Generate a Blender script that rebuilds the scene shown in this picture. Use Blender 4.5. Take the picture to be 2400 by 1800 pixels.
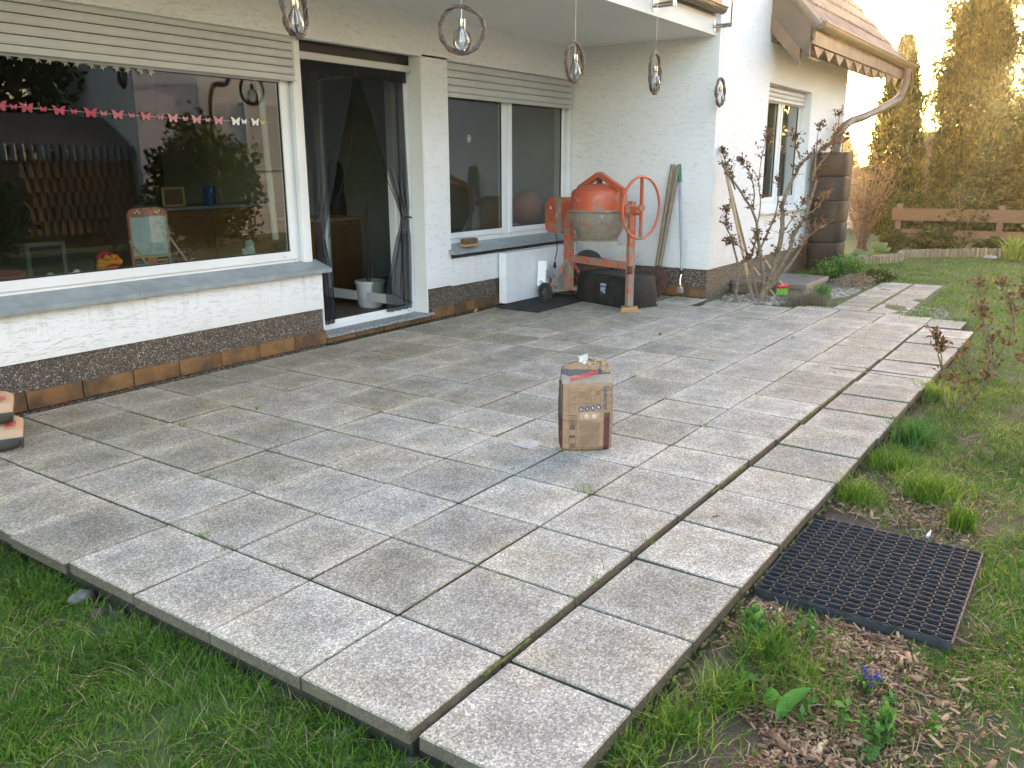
import bpy, bmesh, math, random
import numpy as np
from mathutils import Vector, Matrix, noise
R = math.radians
random.seed(7); rng = np.random.default_rng(7)
for o in list(bpy.data.objects): bpy.data.objects.remove(o)
sc = bpy.context.scene
COL = sc.collection

# ------------------------------------------------------------------ camera, sky, sun, exposure
cd = bpy.data.cameras.new('camera'); cam = bpy.data.objects.new('camera', cd); COL.objects.link(cam)
YAW, PITCH, ROLL = 0.61082, -0.25342, -0.00443
fw = Vector((math.cos(YAW)*math.cos(PITCH), math.sin(YAW)*math.cos(PITCH), math.sin(PITCH)))
rt = fw.cross(Vector((0,0,1))).normalized(); up = rt.cross(fw)
r2 = rt*math.cos(ROLL)+up*math.sin(ROLL); u2 = -rt*math.sin(ROLL)+up*math.cos(ROLL)
mw = Matrix((r2, u2, -fw)).transposed().to_4x4(); mw.translation = Vector((-1.30426, -0.82642, 1.33770))
cam.matrix_world = mw
cd.sensor_width = 36; cd.lens = 1960.13/2400*36; cd.clip_start = .02; cd.clip_end = 2000
sc.camera = cam
SUN_AZ, SUN_EL = R(4.8), R(5.8)
w = bpy.data.worlds.new('World'); sc.world = w; w.use_nodes = True
nt = w.node_tree; bg = nt.nodes['Background']; sky = nt.nodes.new('ShaderNodeTexSky')
sky.sky_type = 'NISHITA'; sky.sun_disc = False; sky.sun_elevation = SUN_EL
sky.sun_rotation = R(90)-SUN_AZ; sky.dust_density = 2.2; sky.air_density = 1.0; sky.ozone_density = 1.15
wb = nt.nodes.new('ShaderNodeMix'); wb.data_type = 'RGBA'; wb.blend_type = 'MULTIPLY'; wb.inputs[0].default_value = 1; wb.inputs[7].default_value = (1.15, 1.0, .985, 1)
nt.links.new(sky.outputs[0], wb.inputs[6]); nt.links.new(wb.outputs[2], bg.inputs[0]); bg.inputs[1].default_value = .15
sl = bpy.data.lights.new('sun', 'SUN'); sl.energy = 2.2; sl.angle = R(.6); sl.color = (1, .78, .48)
so = bpy.data.objects.new('sun', sl); COL.objects.link(so)
sd = Vector((math.cos(SUN_AZ)*math.cos(SUN_EL), math.sin(SUN_AZ)*math.cos(SUN_EL), math.sin(SUN_EL)))
so.rotation_euler = sd.to_track_quat('Z', 'Y').to_euler(); so.location = (12, 2, 9)
vs = sc.view_settings; vs.view_transform = 'Standard'; vs.look = 'None'; vs.gamma = 1; vs.exposure = 3.92
vs.use_curve_mapping = False
sc.cycles.use_denoising = True; sc.cycles.max_bounces = 8; sc.cycles.transparent_max_bounces = 24
sc.cycles.volume_bounces = 0; sc.cycles.volume_step_rate = 4; sc.cycles.sample_clamp_indirect = 6

# ------------------------------------------------------------------ helpers
class MB:
    def __init__(s): s.v = []; s.f = []
    def add(s, vs_, fs):
        n = len(s.v); s.v += [tuple(v) for v in vs_]; s.f += [tuple(i+n for i in f) for f in fs]; return s
    def box(s, x0, x1, y0, y1, z0, z1, bev=0):
        if bev: return s.bbox(x0, x1, y0, y1, z0, z1, bev)
        return s.add([(x0,y0,z0),(x1,y0,z0),(x1,y1,z0),(x0,y1,z0),(x0,y0,z1),(x1,y0,z1),(x1,y1,z1),(x0,y1,z1)],
                     [(0,3,2,1),(4,5,6,7),(0,1,5,4),(1,2,6,5),(2,3,7,6),(3,0,4,7)])
    def bbox(s, x0, x1, y0, y1, z0, z1, b):
        bm = bmesh.new(); bmesh.ops.create_cube(bm, size=1)
        for v in bm.verts: v.co = Vector(((x0+x1)/2+v.co.x*(x1-x0), (y0+y1)/2+v.co.y*(y1-y0), (z0+z1)/2+v.co.z*(z1-z0)))
        bmesh.ops.bevel(bm, geom=bm.edges[:], offset=b, segments=1, affect='EDGES', profile=.5)
        bm.verts.ensure_lookup_table()
        s.add([v.co[:] for v in bm.verts], [[v.index for v in f.verts] for f in bm.faces]); bm.free(); return s
    def obox(s, a, b, w_, h_, upv=(0,0,1)):                       # bar from a to b
        a = Vector(a); b = Vector(b); d = (b-a).normalized(); q = d.cross(Vector(upv))
        if q.length < 1e-4: q = d.cross(Vector((1,0,0)))
        q.normalize(); p = q.cross(d)
        vs_ = [e+q*i*w_/2+p*j*h_/2 for e in (a, b) for i, j in ((-1,-1),(1,-1),(1,1),(-1,1))]
        return s.add(vs_, [(3,2,1,0),(4,5,6,7),(0,1,5,4),(1,2,6,5),(2,3,7,6),(3,0,4,7)])
    def tube(s, pts, r, n=8, cap=True, closed=False):
        pts = [Vector(p) for p in pts]; m = len(pts); rs = r if hasattr(r, '__len__') else [r]*m
        base = len(s.v); ref = None
        for i, p in enumerate(pts):
            if closed: d = pts[(i+1) % m]-pts[i-1]
            else: d = pts[min(i+1, m-1)]-pts[max(i-1, 0)]
            d = d.normalized() if d.length > 1e-9 else Vector((0,0,1))
            if ref is None: ref = Vector((0,0,1)) if abs(d.z) < .9 else Vector((1,0,0))
            a = d.cross(ref)
            if a.length < 1e-5: a = d.orthogonal()
            a.normalize(); b = a.cross(d).normalized(); ref = -b if False else b
            s.v += [tuple(p+(a*math.cos(t)+b*math.sin(t))*rs[i]) for t in [2*math.pi*k/n for k in range(n)]]
        for i in range(m if closed else m-1):
            j = (i+1) % m
            for k in range(n):
                l = (k+1) % n; s.f.append((base+i*n+k, base+i*n+l, base+j*n+l, base+j*n+k))
        if cap and not closed:
            s.f.append(tuple(base+k for k in range(n))[::-1]); s.f.append(tuple(base+(m-1)*n+k for k in range(n)))
        return s
    def lathe(s, prof, c=(0,0,0), n=24, ax='z', cap=True):
        base = len(s.v); c = Vector(c)
        for r_, h_ in prof:
            for k in range(n):
                t = 2*math.pi*k/n; a, b = r_*math.cos(t), r_*math.sin(t)
                v = {'z': (a, b, h_), 'y': (a, h_, b), 'x': (h_, a, b)}[ax]; s.v.append(tuple(c+Vector(v)))
        for i in range(len(prof)-1):
            for k in range(n):
                l = (k+1) % n; s.f.append((base+i*n+k, base+i*n+l, base+(i+1)*n+l, base+(i+1)*n+k))
        if cap: s.f.append(tuple(base+k for k in range(n))[::-1]); s.f.append(tuple(base+(len(prof)-1)*n+k for k in range(n)))
        return s
    def prism(s, poly, y0, y1, ax='y'):                            # poly in the plane normal to ax
        n = len(poly); f = {'y': lambda p, t: (p[0], t, p[1]), 'x': lambda p, t: (t, p[0], p[1]), 'z': lambda p, t: (p[0], p[1], t)}[ax]
        return s.add([f(p, y0) for p in poly]+[f(p, y1) for p in poly],
                     [tuple(range(n)), tuple(range(2*n-1, n-1, -1))]+[(i, i+n, (i+1) % n+n, (i+1) % n) for i in range(n)])
    def ball(s, c, r, n=10, sx=1, sy=1, sz=1):
        pr = [(math.sin(math.pi*i/n)*r, -math.cos(math.pi*i/n)*r) for i in range(n+1)]
        pr[0] = (1e-4, -r); pr[-1] = (1e-4, r); b = len(s.v); s.lathe(pr, (0,0,0), n+4)
        for i in range(b, len(s.v)): x, y, z = s.v[i]; s.v[i] = (c[0]+x*sx, c[1]+y*sy, c[2]+z*sz)
        return s
    def build(s, name, m, parent=None, smooth=False, stuff=None, loc=None, label=None):
        me = bpy.data.meshes.new(name); me.from_pydata(s.v, [], s.f); me.update()
        return link(name, me, m, parent, smooth, stuff, loc, label)
def link(name, me, m, parent=None, smooth=False, stuff=None, loc=None, label=None):
    bm = bmesh.new(); bm.from_mesh(me)
    if len(bm.faces) < 60000: bmesh.ops.recalc_face_normals(bm, faces=bm.faces[:]); bm.to_mesh(me)
    bm.free()
    if smooth:
        me.polygons.foreach_set('use_smooth', [True]*len(me.polygons))
        if smooth != 'all': me.set_sharp_from_angle(angle=R(38))
    if m: me.materials.append(m)
    o = bpy.data.objects.new(name, me); COL.objects.link(o)
    if parent: o.parent = parent
    if loc: o.location = loc
    if stuff: o['kind'] = stuff
    if label: o['label'] = label
    return o
def inst(name, me, parent=None, loc=(0,0,0), rot=(0,0,0), scale=(1,1,1)):
    o = bpy.data.objects.new(name, me); COL.objects.link(o); o.parent = parent
    o.location = loc; o.rotation_euler = rot; o.scale = scale; return o
def thing(name, label, cat, loc=(0,0,0), rz=0, group=None, kind=None):
    o = bpy.data.objects.new(name, None); COL.objects.link(o); o.location = loc; o.rotation_euler = (0,0,rz); o.empty_display_size = .05
    if kind: o['kind'] = kind
    else: o['label'] = label; o['category'] = cat
    if group: o['group'] = group
    return o
def tag(o, label, cat, group=None):
    o['label'] = label; o['category'] = cat
    if group: o['group'] = group
    return o
def copy_tree(o, parent=None):
    c = o.copy(); COL.objects.link(c); c.parent = parent
    for ch in list(o.children): copy_tree(ch, c)
    return c
def np_mesh(name, verts, faces_n, idx, m, parent=None, smooth=False, kind=None):
    me = bpy.data.meshes.new(name); verts = np.asarray(verts, np.float32); idx = np.asarray(idx, np.int32)
    faces_n = np.asarray(faces_n, np.int32)
    me.vertices.add(len(verts)); me.vertices.foreach_set('co', verts.ravel())
    me.loops.add(len(idx)); me.loops.foreach_set('vertex_index', idx)
    me.polygons.add(len(faces_n)); st = np.zeros(len(faces_n), np.int32); st[1:] = np.cumsum(faces_n)[:-1]
    me.polygons.foreach_set('loop_start', st); me.polygons.foreach_set('loop_total', faces_n)
    me.update(calc_edges=True); me.validate()
    if m: me.materials.append(m)
    o = bpy.data.objects.new(name, me); COL.objects.link(o)
    if smooth: me.polygons.foreach_set('use_smooth', [True]*len(me.polygons))
    if parent: o.parent = parent
    if kind: o['kind'] = kind
    return o
def text_mb(body, size, bold=.0, sx=1):
    cu = bpy.data.curves.new('lettering', 'FONT'); cu.body = body; cu.size = size; cu.offset = bold
    cu.align_x = 'CENTER'; cu.align_y = 'CENTER'; cu.resolution_u = 3
    o = bpy.data.objects.new('lettering', cu); COL.objects.link(o)
    me = bpy.data.meshes.new_from_object(o.evaluated_get(bpy.context.evaluated_depsgraph_get()))
    mb = MB(); mb.v = [(v.co.x*sx, v.co.y, 0) for v in me.vertices]; mb.f = [tuple(p.vertices) for p in me.polygons]
    bpy.data.objects.remove(o); bpy.data.curves.remove(cu); bpy.data.meshes.remove(me); return mb
def xf(mb, fn): mb.v = [tuple(fn(*v)) for v in mb.v]; return mb
def sm(a, b, x): t = max(0, min(1, (x-a)/(b-a))); return t*t*(3-2*t)

# ------------------------------------------------------------------ materials
class NT:
    def __init__(s, name):
        s.m = bpy.data.materials.new(name); s.m.use_nodes = True; s.t = s.m.node_tree; s.b = s.t.nodes['Principled BSDF']; s.out = s.t.nodes['Material Output']
        s.geo = s.t.nodes.new('ShaderNodeNewGeometry'); s.tc = s.t.nodes.new('ShaderNodeTexCoord')
    def n(s, t, **k):
        x = s.t.nodes.new(t)
        for a, v in k.items():
            if a in x.inputs.keys(): s.set(x.inputs[a], v)
            else: setattr(x, a, v)
        return x
    def set(s, i, v):
        if isinstance(v, bpy.types.NodeSocket): s.t.links.new(v, i)
        else: i.default_value = v
    def pos(s, scale=(1,1,1), obj=False, rot=(0,0,0)):
        mp = s.n('ShaderNodeMapping'); s.t.links.new(s.tc.outputs['Object'] if obj else s.geo.outputs['Position'], mp.inputs[0])
        mp.inputs['Scale'].default_value = scale; mp.inputs['Rotation'].default_value = rot; return mp.outputs[0]
    def noise(s, scale, detail=3, vec=None, rough=.55, dist=0):
        x = s.n('ShaderNodeTexNoise'); x.inputs['Scale'].default_value = scale; x.inputs['Detail'].default_value = detail
        x.inputs['Roughness'].default_value = rough; x.inputs['Distortion'].default_value = dist
        s.t.links.new(vec if vec else s.geo.outputs['Position'], x.inputs['Vector']); return x.outputs[0]
    def vor(s, scale, vec=None, feat='F1', out='Distance'):
        x = s.n('ShaderNodeTexVoronoi'); x.feature = feat; x.inputs['Scale'].default_value = scale
        s.t.links.new(vec if vec else s.geo.outputs['Position'], x.inputs['Vector']); return x.outputs[out]
    def ramp(s, fac, stops, interp='LINEAR'):
        x = s.n('ShaderNodeValToRGB'); s.t.links.new(fac, x.inputs[0]); e = x.color_ramp.elements; x.color_ramp.interpolation = interp
        while len(e) < len(stops): e.new(.5)
        for k, (p, c) in enumerate(stops):
            e[k].position = p; e[k].color = (c if hasattr(c, '__len__') else (c,)*3)[:3]+(1,) if hasattr(c, '__len__') else (c, c, c, 1)
        return x.outputs[0]
    def mix(s, fac, a, b, mode='MIX'):
        x = s.n('ShaderNodeMix', data_type='RGBA', blend_type=mode); s.set(x.inputs[0], fac)
        for i, v in ((6, a), (7, b)):
            if not isinstance(v, bpy.types.NodeSocket): v = tuple(v)+(1,) if len(v) == 3 else v
            s.set(x.inputs[i], v)
        return x.outputs[2]
    def math(s, op, a, b=0, c=0):
        x = s.n('ShaderNodeMath', operation=op); s.set(x.inputs[0], a); s.set(x.inputs[1], b); s.set(x.inputs[2], c); return x.outputs[0]
    def bump(s, h, strength, dist=.01, prev=None):
        x = s.n('ShaderNodeBump'); x.inputs['Strength'].default_value = strength; x.inputs['Distance'].default_value = dist
        s.t.links.new(h, x.inputs['Height'])
        if prev: s.t.links.new(prev, x.inputs['Normal'])
        s.t.links.new(x.outputs[0], s.b.inputs['Normal']); return x.outputs[0]
    def col(s, c): s.set(s.b.inputs['Base Color'], c if isinstance(c, bpy.types.NodeSocket) else tuple(c)+(1,)); return s
    def rough(s, r): s.set(s.b.inputs['Roughness'], r); return s
    def xyz(s):
        x = s.n('ShaderNodeSeparateXYZ'); s.t.links.new(s.geo.outputs['Position'], x.inputs[0]); return x.outputs
    def oxyz(s):
        x = s.n('ShaderNodeSeparateXYZ'); s.t.links.new(s.tc.outputs['Object'], x.inputs[0]); return x.outputs
def simple(name, c, rough=.6, metal=0, c2=None, nsc=20, bump=0, bsc=200, obj=False, lo=.35, hi=.65, spec=None):
    t = NT(name)
    if c2:
        t.col(t.ramp(t.noise(nsc, 5, t.pos(obj=True) if obj else None), [(lo, c), (hi, c2)]))
    else: t.col(t.mix(t.noise(nsc, 4), [x*.88 for x in c], [min(1, x*1.1) for x in c]))
    t.rough(t.math('MULTIPLY_ADD', t.noise(nsc*2.3, 3), .25, rough-.12)); t.b.inputs['Metallic'].default_value = metal
    if spec is not None: t.b.inputs['Specular IOR Level'].default_value = spec
    if bump: t.bump(t.noise(bsc, 3), bump, .004)
    return t.m

def m_slab():
    t = NT('exposed aggregate concrete'); oi = t.n('ShaderNodeObjectInfo').outputs['Random']
    p = t.geo.outputs['Position']
    sp = t.vor(185, None, 'F1', 'Color'); bw = t.n('ShaderNodeSeparateColor'); t.t.links.new(sp, bw.inputs[0])
    fine = t.ramp(bw.outputs[0], [(0, .09), (.25, .22), (.6, .34), (.85, .52), (1, .74)])
    fine = t.mix(.40, fine, t.ramp(t.noise(380, 3), [(.3, .10), (.7, .56)]))
    cl = t.noise(6.5, 8, None, .74)
    base = t.mix(t.ramp(cl, [(.35, 0.0), (.65, 1.0)]), (.78, .76, .73), (1.18, 1.155, 1.12))
    c = t.mix(1, fine, base, 'MULTIPLY')
    c = t.mix(t.math('MULTIPLY', t.ramp(t.noise(2.3, 4), [(.45, 0.), (.62, 1.)]), .45), c, t.mix(1, c, (1.05, .98, .80), 'MULTIPLY'))
    c = t.mix(t.math('MULTIPLY', t.ramp(t.noise(3.1, 3, t.pos((1, 1, 1), rot=(0,0,1))), [(.55, 0.), (.72, 1.)]), .6), c, t.mix(1, c, (.70, .74, .62), 'MULTIPLY'))
    # rust tinted spots
    c = t.mix(t.math('MULTIPLY', t.ramp(t.noise(5.7, 2), [(.66, 0.), (.76, 1.)]), .4), c, t.mix(1, c, (1.0, .80, .66), 'MULTIPLY'))
    # dirt tint next to the house, lightened to offset the wall's shade
    y = t.xyz()[1]; dirt_lift = t.math('MULTIPLY', t.ramp(t.math('MULTIPLY', t.math('ADD', y, t.math('MULTIPLY', t.noise(1.6, 4), 1.6)), .2), [(.60, 0.), (.86, 1.)]), .8)
    c = t.mix(dirt_lift, c, t.mix(1, c, (1.08, 1.0, .88), 'MULTIPLY'))
    # pale lime bloom near the slab edges
    o = t.oxyz(); e = t.math('MAXIMUM', t.math('ABSOLUTE', o[0]), t.math('ABSOLUTE', o[1]))
    ed = t.ramp(t.math('ADD', e, t.math('MULTIPLY', t.noise(14, 3), .05)), [(.13, 0.), (.215, 1.)])
    c = t.mix(t.math('MULTIPLY', ed, .75), c, t.mix(1, c, (1.38, 1.36, 1.34), 'MULTIPLY'))
    c = t.mix(1, c, t.ramp(oi, [(0, (.78, .77, .73)), (.5, (.97, .96, .93)), (1, (1.13, 1.12, 1.09))]), 'MULTIPLY')
    # green algae and grime on the sides
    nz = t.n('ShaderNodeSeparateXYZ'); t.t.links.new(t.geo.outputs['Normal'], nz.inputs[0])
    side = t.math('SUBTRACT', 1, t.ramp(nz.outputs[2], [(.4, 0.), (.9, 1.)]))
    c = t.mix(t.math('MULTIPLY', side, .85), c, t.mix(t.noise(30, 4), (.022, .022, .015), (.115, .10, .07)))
    c = t.mix(1, c, (.86, .825, .765), 'MULTIPLY')
    # black lichen specks
    lk = t.ramp(t.vor(26, None, 'F1', 'Distance'), [(.06, 1.), (.10, 0.)]); c = t.mix(t.math('MULTIPLY', t.math('MULTIPLY', lk, t.ramp(t.noise(2.6, 3), [(.50, 0.), (.62, 1.)])), .75), c, (.035, .032, .025))
    t.col(c).rough(.85); t.b.inputs['Specular IOR Level'].default_value = .2
    t.bump(t.mix(.5, fine, cl), .35, .004); return t.m
def m_plaster():
    t = NT('white scraped plaster')
    a = t.noise(1, 3, t.pos((16, 16, 58)), .6, .6); s1 = t.ramp(a, [(.36, 0.), (.44, 1.)])
    b = t.noise(1, 2, t.pos((38, 38, 130)), .6, .4); s2 = t.ramp(b, [(.34, 0.), (.42, 1.)])
    g = t.noise(260, 3); h = t.math('ADD', t.math('ADD', s1, t.math('MULTIPLY', s2, .6)), t.math('MULTIPLY', g, .25))
    c = t.mix(t.noise(1.3, 4), (.77, .765, .755), (.84, .84, .835))
    c = t.mix(t.math('MULTIPLY', t.math('SUBTRACT', 1, s1), .20), c, (.45, .43, .40))
    z = t.xyz()[2]
    c = t.mix(t.math('MULTIPLY', t.math('MULTIPLY', t.ramp(z, [(.25, 1.), (.42, 0.)]), t.noise(6, 4)), .4), c, (.50, .46, .38))
    sk = t.math('MULTIPLY', t.ramp(t.noise(1, 3, t.pos((17, 17, .8)), .6), [(.54, 0.), (.68, 1.)]), t.math('MULTIPLY', t.ramp(z, [(.33, 0.), (.56, 1.)]), t.math('LESS_THAN', z, .60)))
    c = t.mix(t.math('MULTIPLY', sk, .30), c, (.40, .38, .33)); c = t.mix(t.math('MULTIPLY', t.ramp(t.noise(.9, 4), [(.5, 0.), (.7, 1.)]), .12), c, (.50, .49, .45))
    t.col(c).rough(.88); t.bump(h, .65, .0045); return t.m
def m_smooth_white():
    t = NT('smooth white render'); c = t.mix(t.noise(1.8, 5), (.70, .69, .66), (.80, .79, .77)); t.col(c).rough(.85); t.bump(t.noise(130, 4), .25, .002); return t.m
def m_plinth():
    t = NT('pebble dash plinth'); v = t.n('ShaderNodeTexVoronoi'); v.inputs['Scale'].default_value = 120; t.t.links.new(t.geo.outputs['Position'], v.inputs['Vector'])
    bw = t.n('ShaderNodeSeparateColor'); t.t.links.new(v.outputs['Color'], bw.inputs[0])
    c = t.ramp(bw.outputs[0], [(0, (.05, .04, .03)), (.35, (.14, .11, .08)), (.62, (.25, .19, .13)), (.86, (.36, .31, .25)), (1, (.66, .63, .57))])
    c = t.mix(t.ramp(v.outputs['Distance'], [(.25, 0.), (.62, 1.)]), c, (.06, .05, .04))
    c = t.mix(1, c, t.mix(t.noise(2.4, 3), (.75, .75, .74), (1.15, 1.13, 1.1)), 'MULTIPLY')
    t.col(c).rough(.65); t.bump(t.math('SUBTRACT', 1, v.outputs['Distance']), .9, .006); return t.m
def m_tile():
    t = NT('brown flamed stoneware tile'); oi = t.n('ShaderNodeObjectInfo').outputs['Random']
    off = t.n('ShaderNodeCombineXYZ'); t.set(off.inputs[0], t.math('MULTIPLY', oi, 37.)); v = t.n('ShaderNodeVectorMath', operation='ADD')
    t.t.links.new(t.geo.outputs['Position'], v.inputs[0]); t.t.links.new(off.outputs[0], v.inputs[1])
    n1 = t.noise(4.2, 3, v.outputs[0]); n2 = t.noise(22, 4, v.outputs[0])
    c = t.ramp(n1, [(.42, (.045, .034, .026)), (.50, (.13, .070, .032)), (.60, (.23, .115, .045))])
    c = t.mix(.35, c, t.ramp(n2, [(.3, (.11, .055, .028)), (.7, (.28, .15, .065))])); t.col(c).rough(.42); t.bump(n2, .1, .002); return t.m
def m_glass():
    t = NT('window glass'); t.t.nodes.remove(t.b)
    fr = t.n('ShaderNodeFresnel'); fr.inputs[0].default_value = 1.5; f = t.math('MINIMUM', t.math('MULTIPLY', fr.outputs[0], 1.7), 1)
    f = t.math('MULTIPLY', f, t.math('SUBTRACT', 1, t.geo.outputs['Backfacing']))
    g = t.n('ShaderNodeBsdfGlossy'); g.inputs['Roughness'].default_value = .004; g.inputs['Color'].default_value = (.95, .97, 1, 1)
    nb = t.n('ShaderNodeBump'); nb.inputs['Strength'].default_value = .04; nb.inputs['Distance'].default_value = .02
    t.t.links.new(t.noise(1.1, 1), nb.inputs['Height']); t.t.links.new(nb.outputs[0], g.inputs['Normal'])
    tr = t.n('ShaderNodeBsdfTransparent'); tr.inputs[0].default_value = (.75, .79, .77, 1)
    m_ = t.n('ShaderNodeMixShader'); t.set(m_.inputs[0], f); t.t.links.new(tr.outputs[0], m_.inputs[1]); t.t.links.new(g.outputs[0], m_.inputs[2])
    t.t.links.new(m_.outputs[0], t.out.inputs[0]); return t.m
def m_bulb():
    t = NT('clear bulb glass'); t.t.nodes.remove(t.b); lw = t.n('ShaderNodeLayerWeight'); lw.inputs[0].default_value = .35
    g = t.n('ShaderNodeBsdfGlossy'); g.inputs['Roughness'].default_value = .03; tr = t.n('ShaderNodeBsdfTransparent'); tr.inputs[0].default_value = (.93, .95, .97, 1)
    m_ = t.n('ShaderNodeMixShader'); t.set(m_.inputs[0], t.math('MULTIPLY_ADD', lw.outputs[0], .75, .08)); t.t.links.new(tr.outputs[0], m_.inputs[1]); t.t.links.new(g.outputs[0], m_.inputs[2])
    t.t.links.new(m_.outputs[0], t.out.inputs[0]); return t.m
def m_net():
    t = NT('black mesh netting'); t.t.nodes.remove(t.b); d = t.n('ShaderNodeBsdfDiffuse'); d.inputs[0].default_value = (.03, .032, .034, 1)
    tr = t.n('ShaderNodeBsdfTransparent'); m_ = t.n('ShaderNodeMixShader'); m_.inputs[0].default_value = .72
    t.t.links.new(tr.outputs[0], m_.inputs[1]); t.t.links.new(d.outputs[0], m_.inputs[2]); t.t.links.new(m_.outputs[0], t.out.inputs[0]); return t.m
def m_leaf(name, stops, trans=.45, rough=.55, var=3.):
    t = NT(name); rnd = t.geo.outputs['Random Per Island']
    c = t.ramp(t.math('ADD', t.math('MULTIPLY', rnd, .7), t.math('MULTIPLY_ADD', t.noise(var, 3), .9, -.3)), stops)
    t.col(c).rough(rough); t.b.inputs['Specular IOR Level'].default_value = .12
    tl = t.n('ShaderNodeBsdfTranslucent'); t.t.links.new(t.mix(1, c, (1.7, 1.7, .9), 'MULTIPLY'), tl.inputs[0])
    m_ = t.n('ShaderNodeMixShader'); m_.inputs[0].default_value = trans; t.t.links.new(t.b.outputs[0], m_.inputs[1]); t.t.links.new(tl.outputs[0], m_.inputs[2])
    t.t.links.new(m_.outputs[0], t.out.inputs[0]); return t.m
def m_ground():
    t = NT('soil and turf'); x, y, z = t.xyz()
    soil = t.mix(t.noise(45, 6, None, .7), (.025, .017, .011), (.13, .085, .055))
    turf = t.mix(t.noise(5, 6, None, .7), (.040, .060, .016), (.085, .115, .030))
    turf = t.mix(t.ramp(t.noise(14, 4), [(.55, 0.), (.68, 1.)]), turf, soil)
    wy = t.math('ADD', y, t.math('MULTIPLY_ADD', t.noise(2.6, 4), 1.1, -.55))
    m1 = t.math('MULTIPLY', t.ramp(t.math('MULTIPLY_ADD', wy, .25, .5), [(.30, 0.), (.36, 1.)]), t.ramp(t.math('MULTIPLY', x, .1), [(.45, 1.), (.58, 0.)]))
    m1 = t.math('MULTIPLY', m1, t.ramp(t.math('MULTIPLY_ADD', x, .1, .5), [(.495, 0.), (.505, 1.)]))
    c = t.mix(m1, turf, soil); t.col(c).rough(.95); t.bump(t.noise(60, 6, None, .7), .7, .02); return t.m
def m_orange():
    t = NT('chipped orange paint'); base = t.mix(t.noise(6, 4), (.44, .075, .035), (.56, .115, .050))
    cem = t.mix(t.noise(40, 5), (.20, .16, .12), (.34, .29, .23))
    k = t.ramp(t.math('ADD', t.noise(13, 7, None, .75), t.math('MULTIPLY', t.ramp(t.math('MULTIPLY', t.xyz()[2], .8), [(.0, 1.), (.9, 0.)]), .17)), [(.545, 0.), (.64, 1.)])
    c = t.mix(k, base, cem); c = t.mix(t.ramp(t.noise(24, 6), [(.68, 0.), (.74, 1.)]), c, (.06, .03, .02))
    t.col(c); t.rough(t.math('MULTIPLY_ADD', k, .45, .36)); t.bump(t.math('ADD', k, t.noise(90, 3)), .25, .003); return t.m
def m_drum_low():
    t = NT('cement crusted steel'); c = t.mix(t.noise(16, 7, None, .75), (.12, .095, .07), (.36, .31, .25))
    c = t.mix(t.ramp(t.noise(9, 6, None, .7, .5), [(.60, 0.), (.64, 1.)]), c, (.50, .10, .05)); c = t.mix(t.ramp(t.noise(5, 5), [(.62, 0.), (.72, 1.)]), c, (.50, .44, .40))
    t.col(c).rough(.75); t.bump(t.noise(50, 6), .5, .004); return t.m
def m_kraft():
    t = NT('printed brown paper sack'); o = t.oxyz(); x, y, z = o
    pap = t.mix(t.noise(7, 4), (.27, .162, .092), (.36, .225, .13)); pap = t.mix(t.math('MULTIPLY', t.ramp(t.noise(1, 4, t.pos((6, 6, 40), True)), [(.5, 0.), (.7, 1.)]), .22), pap, (.20, .13, .08))
    def band(v, a, b): return t.math('MULTIPLY', t.math('GREATER_THAN', v, a), t.math('LESS_THAN', v, b))
    dark = (.085, .062, .050); red = (.085, .024, .020)
    fr = t.math('LESS_THAN', y, -.0450)
    side = t.math('LESS_THAN', x, -.1175)
    low = t.math('LESS_THAN', z, .155)
    c = t.mix(side, pap, t.mix(low, dark, red))
    st = t.math('MULTIPLY', band(x, .081, .111), t.math('LESS_THAN', z, .178)); c = t.mix(st, c, t.mix(low, dark, (.10, .035, .028)))
    top = t.math('GREATER_THAN', z, .315); c = t.mix(t.math('MULTIPLY', top, t.math('LESS_THAN', z, .36)), c, (.30, .24, .19))
    wv = t.math('ADD', z, t.math('MULTIPLY', t.noise(9, 2, t.pos(obj=True)), .03))
    c = t.mix(band(wv, .362, .386), c, (.10, .085, .08)); t.col(c).rough(.75)
    t.bump(t.noise(1, 5, t.pos((14, 14, 26), True), .6, 1.2), 1.0, .012); return t.m
def m_soil():
    t = NT('dark earth'); t.col(t.mix(t.noise(60, 6, None, .7), (.018, .012, .008), (.11, .07, .045))).rough(.95); t.bump(t.noise(90, 5), .6, .012); return t.m
def m_wood(name, a, b, sc_=(3, 3, 60), rough=.6, obj=True):
    t = NT(name); c = t.ramp(t.noise(2.2, 6, t.pos(sc_, obj), .65, .8), [(.3, a), (.7, b)]); t.col(c).rough(rough); t.bump(t.noise(3, 5, t.pos(sc_, obj)), .25, .003); return t.m
def m_grooved(name, a, b, freq=90, ax=2):
    t = NT(name); t.col(t.mix(t.noise(4, 4), a, b)).rough(.8); t.bump(t.noise(1, 2, t.pos((2, 2, freq))), .5, .01); return t.m

MS = {}
def mt(k, f): MS[k] = f; return f
slabM = m_slab(); plaster = m_plaster(); swhite = m_smooth_white(); plinthM = m_plinth(); tileM = m_tile(); glassM = m_glass(); bulbM = m_bulb(); netM = m_net()
orangeM = m_orange(); drumM = m_drum_low(); kraftM = m_kraft(); soilM = m_soil(); groundM = m_ground()
pvc = simple('white pvc', (.80, .80, .80), .35, c2=(.74, .74, .73), nsc=3)
shutM = simple('grey shutter slat', (.56, .56, .55), .5, c2=(.50, .50, .49), nsc=2.5)
sillM = simple('blue grey painted sill', (.30, .335, .35), .38, c2=(.22, .25, .26), nsc=9)
stoneM = simple('mottled threshold stone', (.10, .11, .11), .55, c2=(.36, .38, .38), nsc=55, bump=.3)
blackM = simple('black gasket', (.015, .015, .016), .6)
steelM = simple('brushed stainless steel', (.52, .51, .49), .28, 1, nsc=8)
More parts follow.
